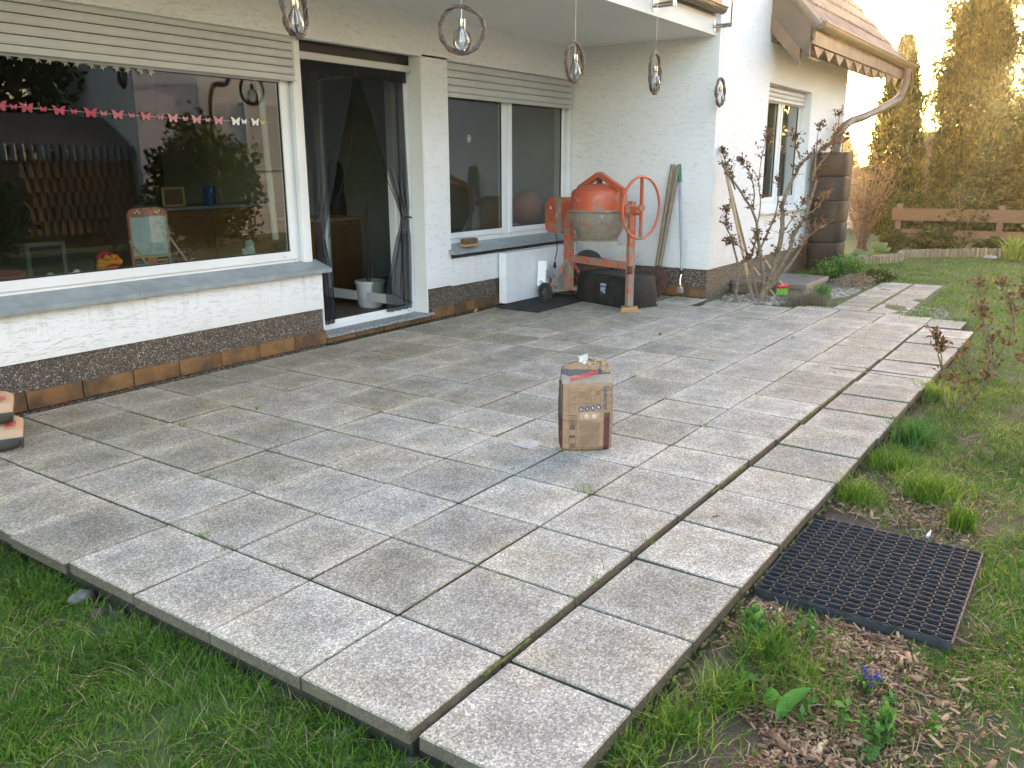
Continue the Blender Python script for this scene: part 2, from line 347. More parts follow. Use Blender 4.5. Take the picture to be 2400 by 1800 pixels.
zincM = simple('weathered zinc', (.10, .095, .088), .5, .3, c2=(.07, .066, .06), nsc=6)
deckM = m_wood('orange brown board', (.30, .13, .05), (.50, .24, .10)); greyboard = m_wood('weathered grey board', (.22, .20, .17), (.42, .39, .34))
blockM = m_wood('pale timber', (.32, .17, .07), (.55, .34, .16)); handleM = m_wood('old timber handle', (.16, .12, .08), (.30, .24, .16), (30, 30, 4))
darkwood = m_wood('dark clinker', (.10, .06, .035), (.20, .13, .07))
fasciaM = simple('grey brown fascia board', (.045, .042, .038), .6, c2=(.07, .066, .06), nsc=4); brownM = simple('dark brown stain', (.085, .055, .04), .6, c2=(.13, .09, .065), nsc=5)
rooftM = simple('weathered concrete roof tile', (.115, .088, .078), .8, c2=(.185, .145, .128), nsc=6, bump=.3)
plasticM = simple('black plastic tub', (.014, .016, .016), .55, c2=(.030, .032, .031), nsc=9, bump=.1, spec=.2)
rubberM = simple('black rubber', (.022, .024, .027), .66, c2=(.045, .048, .053), nsc=25, bump=.1, bsc=300, spec=.25)
matM = simple('dark rubber sheet', (.026, .027, .028), .8, c2=(.048, .049, .05), nsc=9, bump=.3, spec=.15)
foamM = simple('styrofoam', (.80, .81, .84), .5, c2=(.86, .87, .89), nsc=14, bump=.1)
barrelM = simple('anthracite plastic', (.016, .016, .017), .5, c2=(.030, .029, .029), nsc=7, bump=.25, bsc=35, spec=.25)
rustM = simple('dark rusty metal', (.045, .025, .018), .75, c2=(.13, .06, .04), nsc=25, bump=.4)
wickM = simple('willow twigs', (.075, .048, .034), .7, c2=(.19, .135, .10), nsc=60, bump=.4); stringM = simple('pale string', (.55, .50, .42), .8)
barkM = simple('rose bark', (.12, .095, .06), .8, c2=(.24, .19, .13), nsc=30, bump=.5); barkG = simple('green brown rose cane', (.10, .10, .045), .7, c2=(.20, .15, .085), nsc=25, bump=.3)
trunkM = simple('conifer bark', (.08, .06, .045), .9, c2=(.16, .12, .09), nsc=15, bump=.6)
chipM = m_leaf('bark mulch chips', [(.1, (.07, .035, .02)), (.45, (.20, .11, .065)), (.75, (.36, .23, .14)), (1, (.50, .36, .24))], 0, .85, 8)
pebM = m_leaf('pale pebbles', [(.1, (.12, .11, .09)), (.5, (.24, .22, .19)), (1, (.46, .44, .40))], 0, .7, 8)
whiteM = simple('white plastic', (.78, .78, .77), .4); greenP = simple('green plastic grip', (.02, .16, .11), .4); redP = simple('red plastic', (.65, .03, .04), .4); limeP = simple('lime bristles', (.28, .75, .06), .6)
paleG = simple('pale green painted tube', (.35, .42, .40), .4); capM = simple('silver bulb cap', (.60, .60, .58), .25, 1)
grassM = m_leaf('lawn grass blades', [(.0, (.024, .062, .008)), (.35, (.060, .135, .015)), (.65, (.110, .205, .025)), (.86, (.19, .26, .048)), (1, (.40, .34, .18))], .35, .5, 2.2)
strawM = m_leaf('dry grass stems', [(.0, (.22, .15, .08)), (1, (.45, .36, .22))], .2, .7)
weedM = m_leaf('weed leaves', [(0, (.03, .08, .02)), (.6, (.07, .17, .045)), (1, (.13, .26, .08))], .35, .5); thujaM = m_leaf('arborvitae sprays', [(0, (.008, .016, .005)), (.35, (.030, .046, .012)), (.7, (.07, .088, .022)), (1, (.15, .14, .04))], .42, .7, 1.6)
pineM = m_leaf('pine needles', [(0, (.02, .03, .01)), (.5, (.05, .065, .02)), (1, (.12, .12, .04))], .4, .7); hedgeM = m_leaf('dark hedge leaves', [(0, (.012, .022, .010)), (.5, (.03, .05, .018)), (1, (.07, .09, .03))], .35, .6)
roseL = m_leaf('young red rose leaves', [(0, (.040, .020, .014)), (.5, (.095, .045, .030)), (.85, (.16, .085, .05)), (1, (.16, .14, .05))], .4, .45, 6); hostaM = m_leaf('broad pale green leaves', [(0, (.05, .09, .04)), (1, (.20, .26, .13))], .4, .5)
lavM = m_leaf('dry lavender stems', [(0, (.11, .09, .075)), (1, (.30, .27, .22))], .15, .8); tulM = m_leaf('fleshy tulip leaf', [(0, (.05, .15, .03)), (1, (.10, .25, .05))], .35, .4)
mossM = simple('moss', (.035, .055, .010), .95, c2=(.11, .12, .025), nsc=60, bump=.8); logM = m_wood('round palisade timber', (.12, .09, .055), (.34, .26, .16), (20, 20, 3))

# ------------------------------------------------------------------ ground
def gz(x, y):
    z = -.105 + .085*sm(4.6, 6.9, x)
    if x < 0: z += .020*sm(-.9, -.05, x)
    if x > -.2: z += .012*noise.noise((x*2.3, y*2.3, 0))+.010*noise.noise((x*7, y*7, 3))*(1 if y < .1 else .4)
    else: z += .012*noise.noise((x*2, y*2, 1))
    if x > .0 and y > .0 and x < 6.9: z = min(z, -.085)
    if x > 6.4 and y > 2.0 and x < 9: z += -.0
    return z
def axis(a, b, st, far):
    c = list(np.arange(a, b+1e-6, st)); lo = [a-d for d in far][::-1]; return lo+c+[b+d for d in far]
xs = axis(-3, 15, .075, [1, 3, 8, 20, 60, 150, 300]); ys = axis(-3.6, 4.4, .075, [1, 2.5, 6, 15, 50, 150, 300])
V = [(x, y, gz(x, y) if -3 <= x <= 15 and -3.6 <= y <= 4.4 else -.06) for y in ys for x in xs]; nx = len(xs)
F = [(j*nx+i, j*nx+i+1, (j+1)*nx+i+1, (j+1)*nx+i) for j in range(len(ys)-1) for i in range(nx-1)]
m = MB(); m.v = V; m.f = F; g = m.build('ground', groundM, smooth='all'); g['kind'] = 'structure'

# ------------------------------------------------------------------ patio and path
patio = thing('patio', 0, 0, kind='structure')
def slab_mesh(wx, wy, h=.045, b=.004):
    m = MB().bbox(-wx/2, wx/2, -wy/2, wy/2, -h, 0, b); me = bpy.data.meshes.new('slab'); me.from_pydata(m.v, [], m.f); me.materials.append(slabM)
    bm = bmesh.new(); bm.from_mesh(me); bmesh.ops.recalc_face_normals(bm, faces=bm.faces[:]); bm.to_mesh(me); bm.free(); return me
SLM = {}
def slab(x0, x1, y0, y1, z, par, tilt=.004, gap=.007):
    wx, wy = round(x1-x0-gap, 3), round(y1-y0-gap, 3); k = (wx, wy)
    if k not in SLM: SLM[k] = slab_mesh(wx, wy)
    inst('slab', SLM[k], par, ((x0+x1)/2+random.uniform(-1, 1)*.0015, (y0+y1)/2+random.uniform(-1, 1)*.0015, z+random.uniform(-.0025, .0015)),
         (random.gauss(0, tilt), random.gauss(0, tilt), random.gauss(0, .002)))
XB = [0, .4, .8, 1.2, 1.6, 2.0, 2.385, 2.77, 3.155, 3.54, 3.92, 4.28, 4.63, 4.98, 5.335, 5.70, 6.09, 6.48]
def yrow(j, x): return .4*j-.0125*max(0, x-1.6)*(1-j/10)
for j in range(1, 10):
    for i in range(len(XB)-1):
        xm = (XB[i]+XB[i+1])/2; y0, y1 = yrow(j, xm), yrow(j+1, xm)
        dz = 0; sx = 0
        if i == 0 and j >= 5: sx = -.012*(j % 2)
        slab(XB[i]+sx, XB[i+1], y0, y1, dz, patio)
X0 = [0.02, .42, .81, 1.21, 1.61, 2.01, 2.385, 2.765, 3.155, 3.56, 3.93, 4.28, 4.67, 5.05, 5.43, 5.78, 6.16, 6.55]
for i in range(len(X0)-1):
    xm = (X0[i]+X0[i+1])/2; y0 = -.012*max(0, xm-1.6)*.9
    slab(X0[i], X0[i+1], y0-.002, yrow(1, xm)-.004, -.025+.004*math.sin(i*2.1)+.014*sm(2.5, 5.5, xm), patio, .007, .009)
for j in range(1, 6):                                                # last short row beside the path
    xm = 6.7; slab(6.48, 7.05 if j < 4 else 6.9, yrow(j, xm)+.004, yrow(j+1, xm), -.004, patio, .004)
for j in range(6, 10): slab(6.485, 6.965, yrow(j, 6.7)+.09, yrow(j+1, 6.7)+.06, -.002, patio, .003)
m = MB(); m.box(6.46, 6.98, 2.42, 4.05, -.1, -.017); m.box(.02, 6.46, .41, 4.05, -.10, -.016); m.box(6.46, 7.0, .36, 2.2, -.10, -.02); m.box(.04, 6.5, .005, .405, -.12, -.060)
m.build('joint_sand', simple('mossy joint sand', (.016, .015, .010), .95, c2=(.035, .036, .018), nsc=18, bump=.5), patio, stuff='stuff')
path = thing('garden_path', 0, 0, kind='structure')
slab(7.06, 7.13, .62, 1.5, -.004, path, .002)
for a, b in ((7.14, 7.42), (7.42, 7.72), (7.72, 8.14), (8.14, 8.78), (8.78, 9.5)):
    slab(a, b, .60+.01*(a-7), .925, -.014, path, .006, .014); slab(a, b, .945, 1.27, -.014, path, .006, .014)
slab(6.62, 7.05, .06, .35, -.012, path, .006)

# ------------------------------------------------------------------ the house
house = thing('house', 'white plastered house with balcony, pebble dash plinth and brown tiled roof', 'house')
def hp(name, mb, mat_, par=None, **k): return mb.build(name, mat_, par or house, **k)
YW = 4.08
m = MB()
ZP = .28
m.box(-4, 3.15, YW, YW+.30, ZP, .60)                                  # below left window
m.box(4.40, 4.735, YW, YW+.34, ZP, 2.26)                              # pillar
m.box(4.735, 6.99, YW, YW+.30, ZP-.01, .52)                           # below right window
m.box(-4, 4.41, YW, YW+.07, 2.245, 2.60)                              # lintel apron
m.box(4.41, 6.99, YW, YW+.07, 2.245, 2.60)
hp('front_wall', m, plaster)
m = MB(); m.box(-4, 6.99, YW+.07, YW+.36, 2.27, 5.2); m.box(-4, -1.6, YW, YW+.3, .6, 2.245); hp('inner_lintel', m, swhite)
for q_ in ((4.385, 4.40, YW+.004, YW+.17, .05, 2.25), (4.7355, 4.742, YW+.004, YW+.12, .6, 2.25), (3.1505, 3.156, YW+.004, YW+.2, .07, .60)): hp('reveal', MB().box(*q_), swhite)
m = MB(); m.prism([(6.99, 2.53), (6.99, 4.38), (7.25, 4.38), (7.25, 2.83), (11.85, 2.83), (11.85, 2.53), (10.165, 2.53), (10.165, 2.80), (8.51, 2.80), (8.51, 2.53)], .30, 3.6, 'z')
def boxes(lst, mb=None):
    mb = mb or MB()
    for b in lst: mb.box(*b)
    return mb
wing = boxes([(6.98, 7.25, 2.53, 4.7, .30, 2.57), (6.98, 8.51, 2.53, 2.83, .30, 2.57), (10.165, 11.85, 2.53, 2.83, .30, 2.57), (8.51, 10.165, 2.53, 2.83, .30, .86), (8.51, 10.165, 2.53, 2.83, 2.25, 2.57)])
m = MB(); m.box(6.98, 8.40, 2.49, 2.83, .30, 5.2); m.box(8.40, 8.51, 2.49, 2.83, .30, 3.15); m.box(10.165, 11.85, 2.49, 2.83, .30, 3.15); m.box(8.51, 10.165, 2.49, 2.83, .30, .80); m.box(8.51, 10.165, 2.49, 2.83, 2.25, 3.15)
m.box(6.98, 7.25, 2.83, 4.38, .30, 5.2); m.box(11.55, 11.85, 2.83, 9, .3, 3.15)
hp('wing_wall', m, plaster)
m = MB(); m.box(-4, 3.14, YW+.012, YW+.28, -.1, ZP); m.box(4.42, 6.99, YW+.012, YW+.28, -.1, ZP-.01); m.box(3.14, 4.42, YW+.03, YW+.33, -.1, .0)
m.box(6.992, 7.24, 2.515, 4.2, -.1, .30); m.box(7.0, 11.84, 2.505, 2.8, -.1, .30); hp('plinth', m, plinthM)
# skirting tiles
def tile(x0, x1, y, z0, z1, along='x'):
    mb = MB(); g_ = .003
    if along == 'x': mb.bbox(x0+g_, x1-g_, y-.011, y+.002, z0, z1, .0015)
    else: mb.bbox(y-.011, y+.002, x0+g_, x1-g_, z0, z1, .0015)
    c = Vector(((x0+x1)/2, y, z0)) if along == 'x' else Vector((y, (x0+x1)/2, z0)); mb.v = [tuple(Vector(v)-c) for v in mb.v]
    hp('skirting_tile', mb, tileM, loc=c)
tx = [.872+.3275*k for k in range(-6, 7)]+[3.155]
for a, b in zip(tx[:-1], tx[1:]): tile(a, b, YW+.004, .004, .108)
for a, b in ((3.158, 3.48), (3.48, 3.81), (3.81, 4.14), (4.14, 4.425)): tile(a, b, YW+.006, .0, .040)
for a, b in ((4.43, 4.755), (4.755, 5.07), (5.07, 5.38), (5.38, 5.7), (5.7, 6.03), (6.03, 6.36), (6.36, 6.69), (6.69, 6.97)): tile(a, b, YW+.004, .004, .100)
for a, b in ((2.51, 2.74), (2.74, 3.06), (3.06, 3.38), (3.38, 3.7), (3.7, 4.02)): tile(a, b, 6.984, .012, .118, 'y')
m = MB(); m.bbox(3.157, 4.45, YW-.028, YW+.16, .042, .068, .003); hp('door_threshold', m, stoneM)
# sills
def sill(x0, x1, y0, zf, zb, t=.030, yb=YW+.13):
    mb = MB(); mb.prism([(y0, zf-t), (y0, zf), (yb, zb), (yb, zb-t-.01)], x0, x1, 'x'); return hp('window_sill', mb, sillM)
sill(-1.6, 1.60, YW-.055, .592, .652); sill(1.603, 3.205, YW-.055, .592, .652); sill(4.70, 6.975, YW-.055, .592, .645)
# frames
def frame(mb, x0, x1, z0, z1, y, w_=.06, d=.06, wb=None):
    wb = wb or w_; mb.bbox(x0, x0+w_, y, y+d, z0, z1, .004); mb.bbox(x1-w_, x1, y, y+d, z0, z1, .004)
    mb.bbox(x0+w_, x1-w_, y+.0005, y+d, z0, z0+wb, .004); mb.bbox(x0+w_, x1-w_, y+.0005, y+d, z1-w_, z1, .004); return mb
def sash(par, x0, x1, z0, z1, y, w_=.055):
    s_ = hp('sash', frame(MB(), x0, x1, z0, z1, y, w_, .05), pvc, par)
    g_ = MB(); k = .006; frame(g_, x0+w_-.001, x1-w_+.001, z0+w_-.001, z1-w_+.001, y+.012, .007, .02); g_.build('gasket', blackM, par)
    MB().box(x0+w_, x1-w_, y+.02, y+.034, z0+w_, z1-w_).build('pane', glassM, par); return s_
yf = YW+.12
w1 = MB(); frame(w1, -1.6, 3.055, .640, 2.26, yf, .055, .07, .035); w1 = hp('window', w1, pvc)
sash(w1, -1.55, 3.02, .668, 2.0, yf-.012, .062)
MB().box(2.88, 2.90, yf-.0135, yf-.012, .692, .696).build('drain_slot', blackM, w1)
po = MB(); po.bbox(3.058, 3.108, yf-.045, yf+.08, .64, 2.25, .004); po.bbox(3.112, 3.150, yf-.03, yf+.08, .05, 2.25, .004); hp('window_post', po, pvc)
def shutter(x0, x1, y, zbot, ztop, pitch, par):
    z = zbot; mb = MB(); mb.bbox(x0, x1, y-.006, y+.012, z, z+.035, .003); mb.box(x0, x1, y-.014, y+.0, z-.004, z+.004); mb.build('bottom_bar', shutM, par); z += .037
    while z < ztop-.002:
        h = min(pitch, ztop-z); pr = [(y+.010, z+.001), (y-.002, z+.003), (y-.007, z+h*.32), (y-.007, z+h*.62), (y-.001, z+h-.004), (y+.010, z+h-.002)]
        MB().prism(pr, x0, x1, 'x').build('slat', shutM, par); z += pitch
sh = MB(); sh.box(-1.6, 3.057, YW+.075, YW+.079, 1.96, 2.26); sh = hp('roller_shutter', sh, blackM)
shutter(-1.6, 3.054, YW+.052, 1.952, 2.262, .0545, sh)
# second window
w2 = MB(); frame(w2, 4.745, 6.93, .640, 2.26, yf, .05, .07, .06); w2.bbox(5.745, 5.845, yf+.0005, yf+.07, .70, 2.2, .004); w2 = hp('window', w2, pvc)
sash(w2, 4.785, 5.765, .688, 2.05, yf-.012, .055); sash(w2, 5.825, 6.895, .688, 2.05, yf-.012, .055)
for x in (5.69, 5.85): MB().box(x, x+.02, yf-.0015, yf, .672, .676).build('drain_slot', blackM, w2)
MB().bbox(6.935, 6.965, yf-.05, yf+.06, .6, 2.25, .003).build('guide_rail', pvc, w2)
sh = MB(); sh.box(4.745, 6.93, YW+.075, YW+.079, 1.96, 2.26); sh = hp('roller_shutter', sh, blackM)
shutter(4.745, 6.93, YW+.052, 1.952, 2.262, .0635, sh)
# wing window
y3 = 2.53; w3 = MB(); frame(w3, 8.51, 10.165, .86, 2.25, y3+.09, .05, .06, .06); w3.bbox(9.29, 9.39, y3+.0905, y3+.15, .92, 2.2, .004); w3 = hp('window', w3, pvc)
sash(w3, 8.55, 9.31, .915, 2.12, y3+.078, .055); sash(w3, 9.37, 10.13, .915, 2.12, y3+.078, .055)
sh = MB(); sh.box(8.51, 10.16, y3+.07, y3+.074, 2.09, 2.25); sh = hp('roller_shutter', sh, blackM); shutter(8.515, 10.16, y3+.048, 2.085, 2.252, .0535, sh)
mb = MB(); mb.prism([(y3-.09, .795), (y3-.09, .825), (y3+.10, .862), (y3+.10, .81)], 8.46, 10.2, 'x'); hp('window_sill', mb, pvc)
# door frame, open leaf, shutter bar
yd = YW+.15
d = MB(); d.bbox(3.157, 3.205, yd, yd+.07, .068, 2.25, .004); d.bbox(4.325, 4.383, yd, yd+.07, .068, 2.25, .004); d.bbox(3.205, 4.325, yd-.012, yd+.07, .068, .118, .004)
d.bbox(3.205, 4.325, yd-.004, yd+.012, .118, .140, .003); d.box(3.205, 4.325, yd+.0, yd+.07, 2.20, 2.25); door = hp('terrace_door', d, pvc)
MB().bbox(3.16, 4.38, yd-.045, yd-.025, 2.118, 2.172, .006).build('shutter_bar', shutM, door); MB().box(3.16, 4.38, yd-.02, yd-.015, 2.172, 2.25).build('shutter_slot', blackM, door)
MB().box(4.28, 4.30, yd-.0135, yd-.012, .088, .094).build('drain_slot', blackM, door)
lf = MB(); hx, hy, ang = 4.33, yd+.09, R(88); L_ = 1.02
fr_ = frame(MB(), 0, L_, .13, 2.2, 0, .085, .06); fr_.bbox(.0, L_, -.018, 0, .13, .15, .003)
def rotl(x, y, z): a = math.cos(ang)*x-math.sin(ang)*y; b_ = math.sin(ang)*x+math.cos(ang)*y; return (hx+a, hy+b_, z)
leaf = xf(fr_, rotl).build('door_leaf', pvc, door); xf(MB().box(.085, L_-.085, .02, .034, .215, 2.115), rotl).build('pane', glassM, leaf)
# balcony
ysl = 2.53
m = MB(); m.box(-4, 6.979, ysl+.001, YW-.001, 2.568, 2.735); m.box(-4, 6.979, YW-.001, 4.15, 2.6, 2.735); bal = hp('balcony_slab', m, swhite)
gm = MB(); prof = [(-.055*math.cos(t)-0, -.055*math.sin(t)) for t in [math.pi*k/10 for k in range(11)]]
pts = [(ysl-.065+a, 2.80+b) for a, b in prof]+[(ysl-.065+a*.92, 2.80+b*.92) for a, b in prof[::-1]]; gm.prism(pts, -4, 6.93, 'x')
gm.tube([(-4, ysl-.122, 2.802), (6.93, ysl-.122, 2.802)], .009, 6); gm.box(-4, 6.93, ysl-.012, ysl+.001, 2.735, 2.83); gut = hp('balcony_gutter', gm, zincM)
MB().box(-4, 6.93, ysl-.05, ysl-.02, 2.835, 2.90).build('edge_board', deckM, gut)
m = MB()
for k in range(26):
    y0 = ysl-.03+k*.058
    hp('deck_board', MB().bbox(-4, 6.9, y0+.12, y0+.17, 2.86+(0), 2.885, .003), greyboard)
for k in range(6): hp('screen_board', MB().bbox(6.90, 6.93, ysl-.02, 3.9, 2.90+k*.135, 3.015+k*.135, .004), greyboard)
for bx in (1.55, 2.93, 4.27, 5.60, 6.93):
    rp = MB(); rp.lathe([(.052, 0), (.052, -.008), (.022, -.010)], (bx, ysl, 2.645), 20, 'y'); rp.tube([(bx, ysl-.005, 2.645), (bx, ysl-.175, 2.645)], .021, 14)
    rp.tube([(bx, ysl-.175, 2.625), (bx, ysl-.175, 3.7)], .021, 14)
    hp('railing_post', rp, steelM, smooth=True)
m = MB()
for z in (3.05, 3.25, 3.45, 3.70): m.tube([(-4, ysl-.175, z), (6.93, ysl-.175, z)], .008 if z < 3.6 else .021, 8)
hp('railing_bars', m, steelM, smooth=True)

# wing roof: eave at y 2.03, verge overhang in front of x 8.45, slope rising towards +y
ye, ze, TP = 2.03, 2.84, 1.12
x0r, x1r = 8.42, 13.45
def rz(y): return ze+(y-ye)*TP
roof = hp('roof', MB().prism([(ye, ze-.03), (ye+4, rz(ye+4)-.03), (ye+4, rz(ye+4)-.14), (ye, ze-.14)], x0r+.05, x1r-.05, 'x'), fasciaM)
tw, tl = .30, .34
tm = MB(); n = 9                                                         # one double roll tile, local x along eave, y up the slope
top = []; 
for i in range(n+1):
    u = i/n; top.append((u*tw, .036*abs(math.sin(math.pi*2*u))))
for (a, za), (b, zb) in zip(top[:-1], top[1:]): tm.add([(a,0,za),(b,0,zb),(b,tl*1.12,zb),(a,tl*1.12,za),(a,0,za-.022),(b,0,zb-.022)], [(0,1,2,3),(4,5,1,0)])
tme = bpy.data.meshes.new('roof_tile'); tme.from_pydata(tm.v, [], tm.f); tme.materials.append(rooftM); sl_a = math.atan(TP); ca = math.cos(sl_a)
for r_ in range(13):
    for c_ in range(int((x1r-x0r)/tw)):
        if r_*17+c_ > 215: continue
        y = ye-.03+r_*tl*ca; inst('roof_tile', tme, roof, (x0r+c_*tw, y, rz(y)+.035), (sl_a-.07, 0, 0))
# eave gutter, fascia, valance
gm = MB(); yg, zg = ye-.075, ze-.03
prof = [(-.065*math.cos(t), -.065*math.sin(t)) for t in [math.pi*k/10 for k in range(11)]]
gm.prism([(yg+a, zg+b) for a, b in prof]+[(yg+a*.93, zg+b*.93) for a, b in prof[::-1]], x0r-.02, x1r, 'x'); gm.tube([(x0r-.02, yg-.067, zg+.003), (x1r, yg-.067, zg+.003)], .010, 6)
gm.prism([(yg+a, zg+b) for a, b in prof], x0r-.03, x0r-.018, 'x'); egut = hp('eave_gutter', gm, zincM, smooth=True)
fb = MB()
for k in range(7): fb.bbox(x0r+k*.72, min(x0r+k*.72+.712, x1r), ye-.03, ye, ze-.24, ze-.04, .003)
hp('fascia_board', fb, fasciaM)
so_ = MB(); so_.box(x0r+.04, x1r-.05, ye, 2.53, ze-.17, ze-.15); hp('eave_soffit', so_, fasciaM)
zz = [(x0r+.02, ze-.22)]
nt_ = 10; tw2 = (x1r-x0r-.55)/nt_
for k in range(nt_): zz += [(x0r+.02+(k+.5)*tw2, ze-.36), (x0r+.02+(k+1)*tw2, ze-.235)]
zz += [(x1r-.5, ze-.2), (x0r+.02, ze-.2)]
hp('zigzag_valance', MB().prism([(a, b) for a, b in zz], ye-.004, ye+.014, 'y'), brownM)
# near verge: soffit panels, brown board on the wall, rounded verge tube
vb = MB()
def vpt(x, s, dz=0): return (x, ye+s, rz(ye+s)+dz)
def slat_box(mb, x0_, x1_, a, b, lo, hi): return mb.add([vpt(x0_, a, lo), vpt(x0_, b, lo), vpt(x0_, b, hi), vpt(x0_, a, hi), vpt(x1_, a, lo), vpt(x1_, b, lo), vpt(x1_, b, hi), vpt(x1_, a, hi)], [(0,1,2,3),(7,6,5,4),(0,4,5,1),(1,5,6,2),(2,6,7,3),(3,7,4,0)])
for k in range(4): hp('verge_board', slat_box(MB(), x0r, x0r+.03, .02+k*.52, .53+k*.52, -.40, -.05), fasciaM)
hp('verge_flashing', MB().tube([vpt(x0r-.02, -.07, .01), vpt(x0r-.02, 3, .01)], .045, 10), zincM, smooth=True)
hp('barge_board', slat_box(MB(), x0r-.015, x0r+.05, .12, 2.6, -.58, -.402), brownM)
hp('verge_soffit', slat_box(MB(), x0r+.05, x0r+.5, .05, 2.6, -.42, -.40), fasciaM)
# downpipe swan neck
pts = [(13.1, yg, zg-.05), (13.1, yg, zg-.25), (13.04, yg+.03, zg-.40), (12.9, yg+.07, zg-.52), (11.75, 2.18, 2.02), (11.3, 2.27, 1.93), (11.0, 2.30, 1.80), (10.86, 2.31, 1.62), (10.84, 2.31, 1.40)]
def curve(pts, n=6):
    P = [Vector(p) for p in pts]; out = []
    for i in range(len(P)-1):
        p0, p1, p2, p3 = P[max(i-1, 0)], P[i], P[i+1], P[min(i+2, len(P)-1)]
        for k in range(n):
            t = k/n; out.append(.5*((2*p1)+(-p0+p2)*t+(2*p0-5*p1+4*p2-p3)*t*t+(-p0+3*p1-3*p2+p3)*t**3))
    return out+[P[-1]]
hp('downpipe', MB().tube(curve(pts), .058, 12), zincM, smooth=True)
# rooms behind the glass
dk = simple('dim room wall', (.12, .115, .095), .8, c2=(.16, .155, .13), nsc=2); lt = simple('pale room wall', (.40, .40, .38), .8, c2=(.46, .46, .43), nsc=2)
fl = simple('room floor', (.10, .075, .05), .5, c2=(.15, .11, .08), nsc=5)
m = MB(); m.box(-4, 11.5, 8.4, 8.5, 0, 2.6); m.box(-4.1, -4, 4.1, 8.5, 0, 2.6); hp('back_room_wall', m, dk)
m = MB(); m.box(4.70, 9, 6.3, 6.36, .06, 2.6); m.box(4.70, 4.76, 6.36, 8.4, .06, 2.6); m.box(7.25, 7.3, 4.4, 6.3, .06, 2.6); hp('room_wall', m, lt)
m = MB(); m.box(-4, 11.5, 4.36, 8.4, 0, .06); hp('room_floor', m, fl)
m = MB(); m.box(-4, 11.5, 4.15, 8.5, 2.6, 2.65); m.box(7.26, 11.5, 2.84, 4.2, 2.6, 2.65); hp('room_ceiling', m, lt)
m = MB(); m.bbox(-1.6, 3.05, yf+.072, yf+.36, .655, .70, .004); m.bbox(4.745, 6.93, yf+.072, yf+.68, .655, .70, .004); hp('inner_sill', m, simple('inner stone sill', (.12, .12, .11), .35, c2=(.2, .2, .19)))
m = MB(); m.prism([(4.15, 5.2), (9.0, 5.2), (9.0, 5.25), (4.0, 5.25)], -4, 7.0, 'x'); m.box(-4, 7, 8.5, 8.6, -.1, 5.2); m.box(-4.05, -4, 4.1, 8.6, -.1, 5.2)
m.prism([(2.83, 5.2), (9, 5.2), (9, 5.3), (2.83, 5.3)], 7.0, 8.40, 'x'); hp('upper_structure', m, swhite)
m = MB(); m.prism([(3.9, 5.2), (6.5, 7.2), (9.2, 5.2)], -4.2, 8.4, 'x'); hp('main_roof', m, rooftM)

# ------------------------------------------------------------------ hanging wicker rings with bulbs
def wicker(mb, c, rad, thick, strands, seed, sq=1.0, yaw=0.):
    rr = random.Random(seed)
    for s_ in range(strands):
        ph = rr.uniform(0, 6.28); k = rr.choice([3, 4, 5]); amp = thick*rr.uniform(.5, 1.0); pts = []
        for i in range(44):
            t = 2*math.pi*i/44; r_ = rad+amp*math.cos(k*t+ph)+rr.uniform(-1, 1)*thick*.22; o_ = amp*math.sin(k*t+ph)
            x, y, z = r_*math.cos(t)*sq, o_, r_*math.sin(t)
            pts.append((c[0]+x*math.cos(yaw)-y*math.sin(yaw), c[1]+x*math.sin(yaw)+y*math.cos(yaw), c[2]+z))
        mb.tube(pts, thick*.50, 5, closed=True)
    for _ in range(strands*2):                                           # loose twig ends
        t = rr.uniform(0, 6.28); a = (rad*math.cos(t)*sq, 0, rad*math.sin(t)); t2 = t+rr.uniform(.25, .5); q = rad*rr.uniform(1.02, 1.12); b = (q*math.cos(t2)*sq, rr.uniform(-1, 1)*thick, q*math.sin(t2))
        f = lambda p: (c[0]+p[0]*math.cos(yaw)-p[1]*math.sin(yaw), c[1]+p[0]*math.sin(yaw)+p[1]*math.cos(yaw), c[2]+p[2])
        mb.tube([f(a), f(b)], thick*.18, 4)
    return mb
VP = math.atan2(3.3, 4.0)
def ring_lamp(x, z, rad, yaw, label, seed, bulb=1.0, inner=.42, boff=0, ztop=2.62):
    t = thing('hanging_wicker_ring', label, 'garden decoration', (x, 2.43, z), 0, 'wicker rings with bulbs hanging along the balcony edge')
    wicker(MB(), (0,0,0), rad, .012, 6, seed, 1, yaw).build('willow_ring', wickM, t, smooth='all')
    wicker(MB(), (boff*math.cos(yaw), boff*math.sin(yaw), -rad*.98+rad*inner), rad*inner, .006, 3, seed+5, .8, yaw+.4).build('inner_ring', wickM, t, smooth='all')
    MB().tube([(0, 0, rad*1.02), (.004, 0, (rad+ztop-z)/2), (0, 0, ztop-z)], .0016, 5).build('string', stringM, t)
    b = bulb; zc = -rad*.12
    mb = MB().lathe([(.003, zc-.090*b), (.020*b, zc-.084*b), (.034*b, zc-.062*b), (.037*b, zc-.042*b), (.030*b, zc-.015*b), (.018*b, zc+.008*b), (.014*b, zc+.024*b), (.014*b, zc+.03*b)], (0, 0, .0), 20)
    bu = mb.build('bulb', bulbM, t, smooth='all'); MB().lathe([(.015*b, zc+.022*b), (.016*b, zc+.026*b), (.016*b, zc+.058*b), (.010*b, zc+.062*b)], (0,0,0), 16).build('bulb_cap', capM, bu, smooth=True)
    mb = MB().tube([(0, 0, zc+.06*b), (.002, 0, rad)], .0012, 4)
    for k in range(5): a = k*1.3; mb.tube([(.004*math.cos(a), .004*math.sin(a), zc+.02*b), (.014*math.cos(a), .014*math.sin(a), zc-.04*b), (.020*math.cos(a+1), .02*math.sin(a+1), zc-.065*b)], .0011, 4)
    mb.build('wire', capM, t)
    return t
PV = -VP
def face(az): return az
